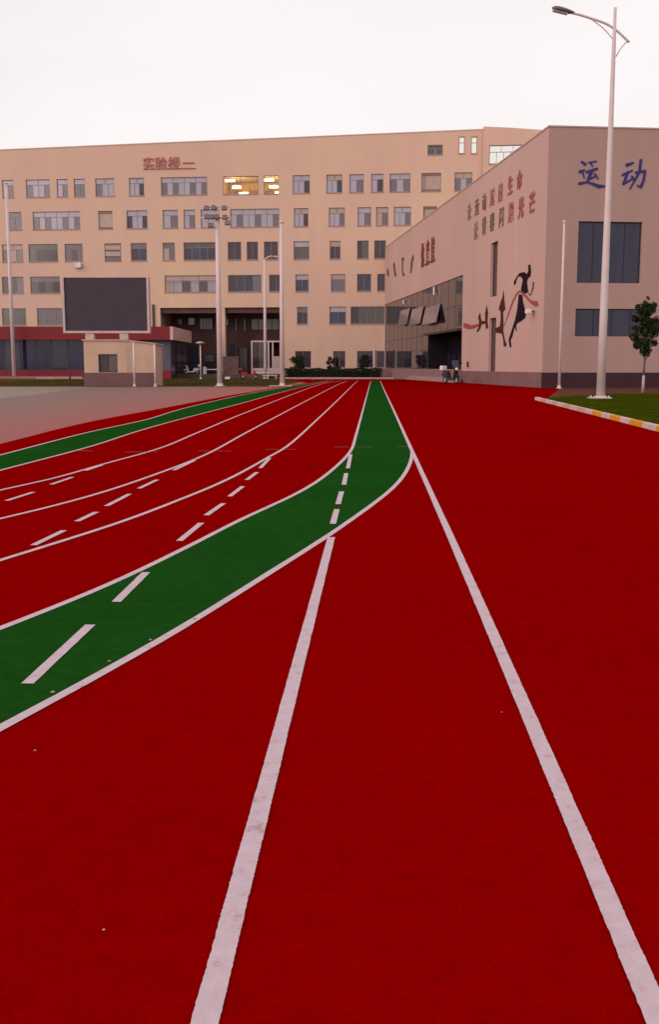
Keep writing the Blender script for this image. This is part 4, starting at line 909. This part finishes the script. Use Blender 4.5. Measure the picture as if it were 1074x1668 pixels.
# ---------------------------------------------------------------- scooters and small things before the buildings
def scooter(label, loc, rz, body, trunk=True, group=None):
    t = thing('motor_scooter', label, 'scooter', loc, rz, group)
    for x in (-.62, .62):
        mb = MB(); mb.torus((x, 0, .25), .19, .06, 'y', 18, 8); w = mb.build('wheel', RUBBERT, t, True)
        mb = MB(); mb.M = lambda a, b_, c_: (x + a, c_, .25 + b_); mb.lathe([(.14, -.03), (.14, .03)], n=12); mb.build('rim', STEEL, w)
    mb = MB(); mb.prism([(-.86, .50), (-.80, .68), (-.25, .70), (-.12, .38), (.30, .32), (.36, .40), (.52, .92), (.60, .92), (.62, .50), (.46, .24), (-.20, .22), (-.42, .34)], -.15, .15, 'y'); mb.build('body', body, t, bevel=.03)
    mb = MB(); mb.prism([(.58, .52), (.90, .44), (.86, .50), (.60, .60)], -.07, .07, 'y'); mb.build('mudguard', body, t, bevel=.01)
    mb = MB(); mb.prism([(-.82, .70), (-.78, .80), (-.30, .80), (-.20, .71)], -.14, .14, 'y'); mb.build('seat', BLACK, t, bevel=.03)
    mb = MB(); mb.tube([(.48, -.34, 1.06), (.54, -.2, 1.02), (.56, 0, .98), (.54, .2, 1.02), (.48, .34, 1.06)], .022, 8); mb.build('handlebar', BLACK, t)
    mb = MB(); mb.tube([(.62, 0, .25), (.52, 0, 1.0)], .03, 8); mb.build('fork', STEEL, t)
    mb = MB(); mb.lathe([(.02, .0), (.09, .02), (.10, .12), (.06, .18)], (.60, 0, .80), 12); mb.build('headlight', WHITEP, t, True)
    for s_ in (-1, 1):
        mb = MB(); mb.tube([(.50, s_ * .28, 1.05), (.52, s_ * .34, 1.22)], .01, 6); mb.box(.49, .51, s_ * .40 - .07, s_ * .40 + .07, 1.20, 1.30); mb.build('mirror', BLACK, t)
    t.scale = (1.25, 1.25, 1.25)
    if trunk: mb = MB(); mb.box(-1.02, -.70, -.19, .19, .82, 1.10); mb.build('top_box', body if body is not BLACK else WHITEP, t, bevel=.04)
    return t
gq = G(735, 625.6)
sc1 = scooter('dark scooter with a pale box parked before the hall entrance steps', (gq.x, gq.y, Z1), math.radians(-62), BLACK)
mb = MB(); mb.prism([(.55, .95), (.60, .95), (.42, 1.42), (.37, 1.42)], -.22, .22, 'y'); mb.build('windscreen', mat('screen_tint', (0.10, 0.08, 0.12), 0.1), sc1); sc1.scale = (1.4, 1.4, 1.45)
def at(u, D, z=.445): q = V(u, 600, D); return (q.x, q.y, z)
scooter('white scooter parked beside the dark pavilion side glass', at(312, 139), math.radians(205), WHITEP, True)
scooter('black scooter leftmost of those before the porch', at(297, 139), math.radians(185), BLACK, False)
scooter('red scooter parked left of the white table', at(406, 125.5, .008), math.radians(15), REDPAINT, True)
bg_ = thing('barrier_gate', 'white barrier gate box with a level white arm by the mast', 'barrier', at(333.5, 139))
mb = MB(); mb.box(-.22, .22, -.2, .2, 0, 1.05); mb.build('cabinet', WHITEP, bg_, bevel=.03)
mb = MB(); mb.box(.22, 2.6, -.26, -.21, .62, .76); mb.build('arm', WHITEP, bg_)
mb = MB(); mb.box(-.25, .25, -.23, .23, -.0, .06); mb.build('base_plate', DARKF, bg_)
tb_ = thing('white_table', 'white table standing before the glass lobby', 'table', at(425, 127, .008))
mb = MB(); mb.box(-.95, .95, -.4, .4, .74, .80); mb.build('tabletop', WHITEP, tb_)
for x in (-.88, .88):
    for y in (-.34, .34): mb = MB(); mb.box(x - .04, x + .04, y - .04, y + .04, 0, .74); mb.build('leg', WHITEP, tb_)
bn = thing('white_bench', 'low white bench right of the white table', 'bench', at(440, 123.5, .008))
mb = MB(); mb.box(-.9, .9, -.25, .25, .40, .50); mb.build('seat', mat('bench_white', (0.52, 0.43, 0.42), 0.6), bn)
for x in (-.7, .7): mb = MB(); mb.box(x - .06, x + .06, -.22, .22, 0, .40); mb.build('leg', MATS['bench_white'], bn)
cr_ = thing('white_crate', 'small white crate on the grass right of the mast foot', 'crate', at(370.5, 122, .008))
mb = MB(); mb.box(-.28, .28, -.2, .2, 0, .25); mb.build('box', WHITEP, cr_, bevel=.02)
mb = MB(); mb.box(-.30, .30, -.22, .22, .25, .30); mb.build('lid', WHITEP, cr_)
ns = thing('stone_block_wall', 'low greyish pink block wall right of the mast before the porch', 'wall', at(376, 139))
mb = MB(); mb.box(-1.05, 1.05, -.3, .3, 0, 2.3); mb.build('block', mat('grey_pink_stone', (0.15, 0.09, 0.085), 0.85, var=.25), ns)
mb = MB(); mb.box(-1.12, 1.12, -.37, .37, 2.3, 2.42); mb.build('coping', mat('grey_pink_coping', (0.20, 0.125, 0.115), 0.85), ns)
rp = thing('ramp_wall', 'small pale sloping ramp wall between the pole and first shrub', 'wall', (V(472, 600, 142).x, 142, 0))
mb = MB(); mb.prism([(-.9, 0), (1.1, 0), (1.1, .95), (.6, 1.25), (-.9, 1.75)], -.15, .15, 'y'); mb.build('slab', mat('ramp_pale', (0.55, 0.40, 0.37), 0.8), rp)
mb = MB(); mb.prism([(1.1, 1.0), (1.1, 1.06), (.6, 1.36), (-.95, 1.86), (-.95, 1.8), (.6, 1.30)], -.2, .2, 'y'); mb.build('coping', WHITE, rp)
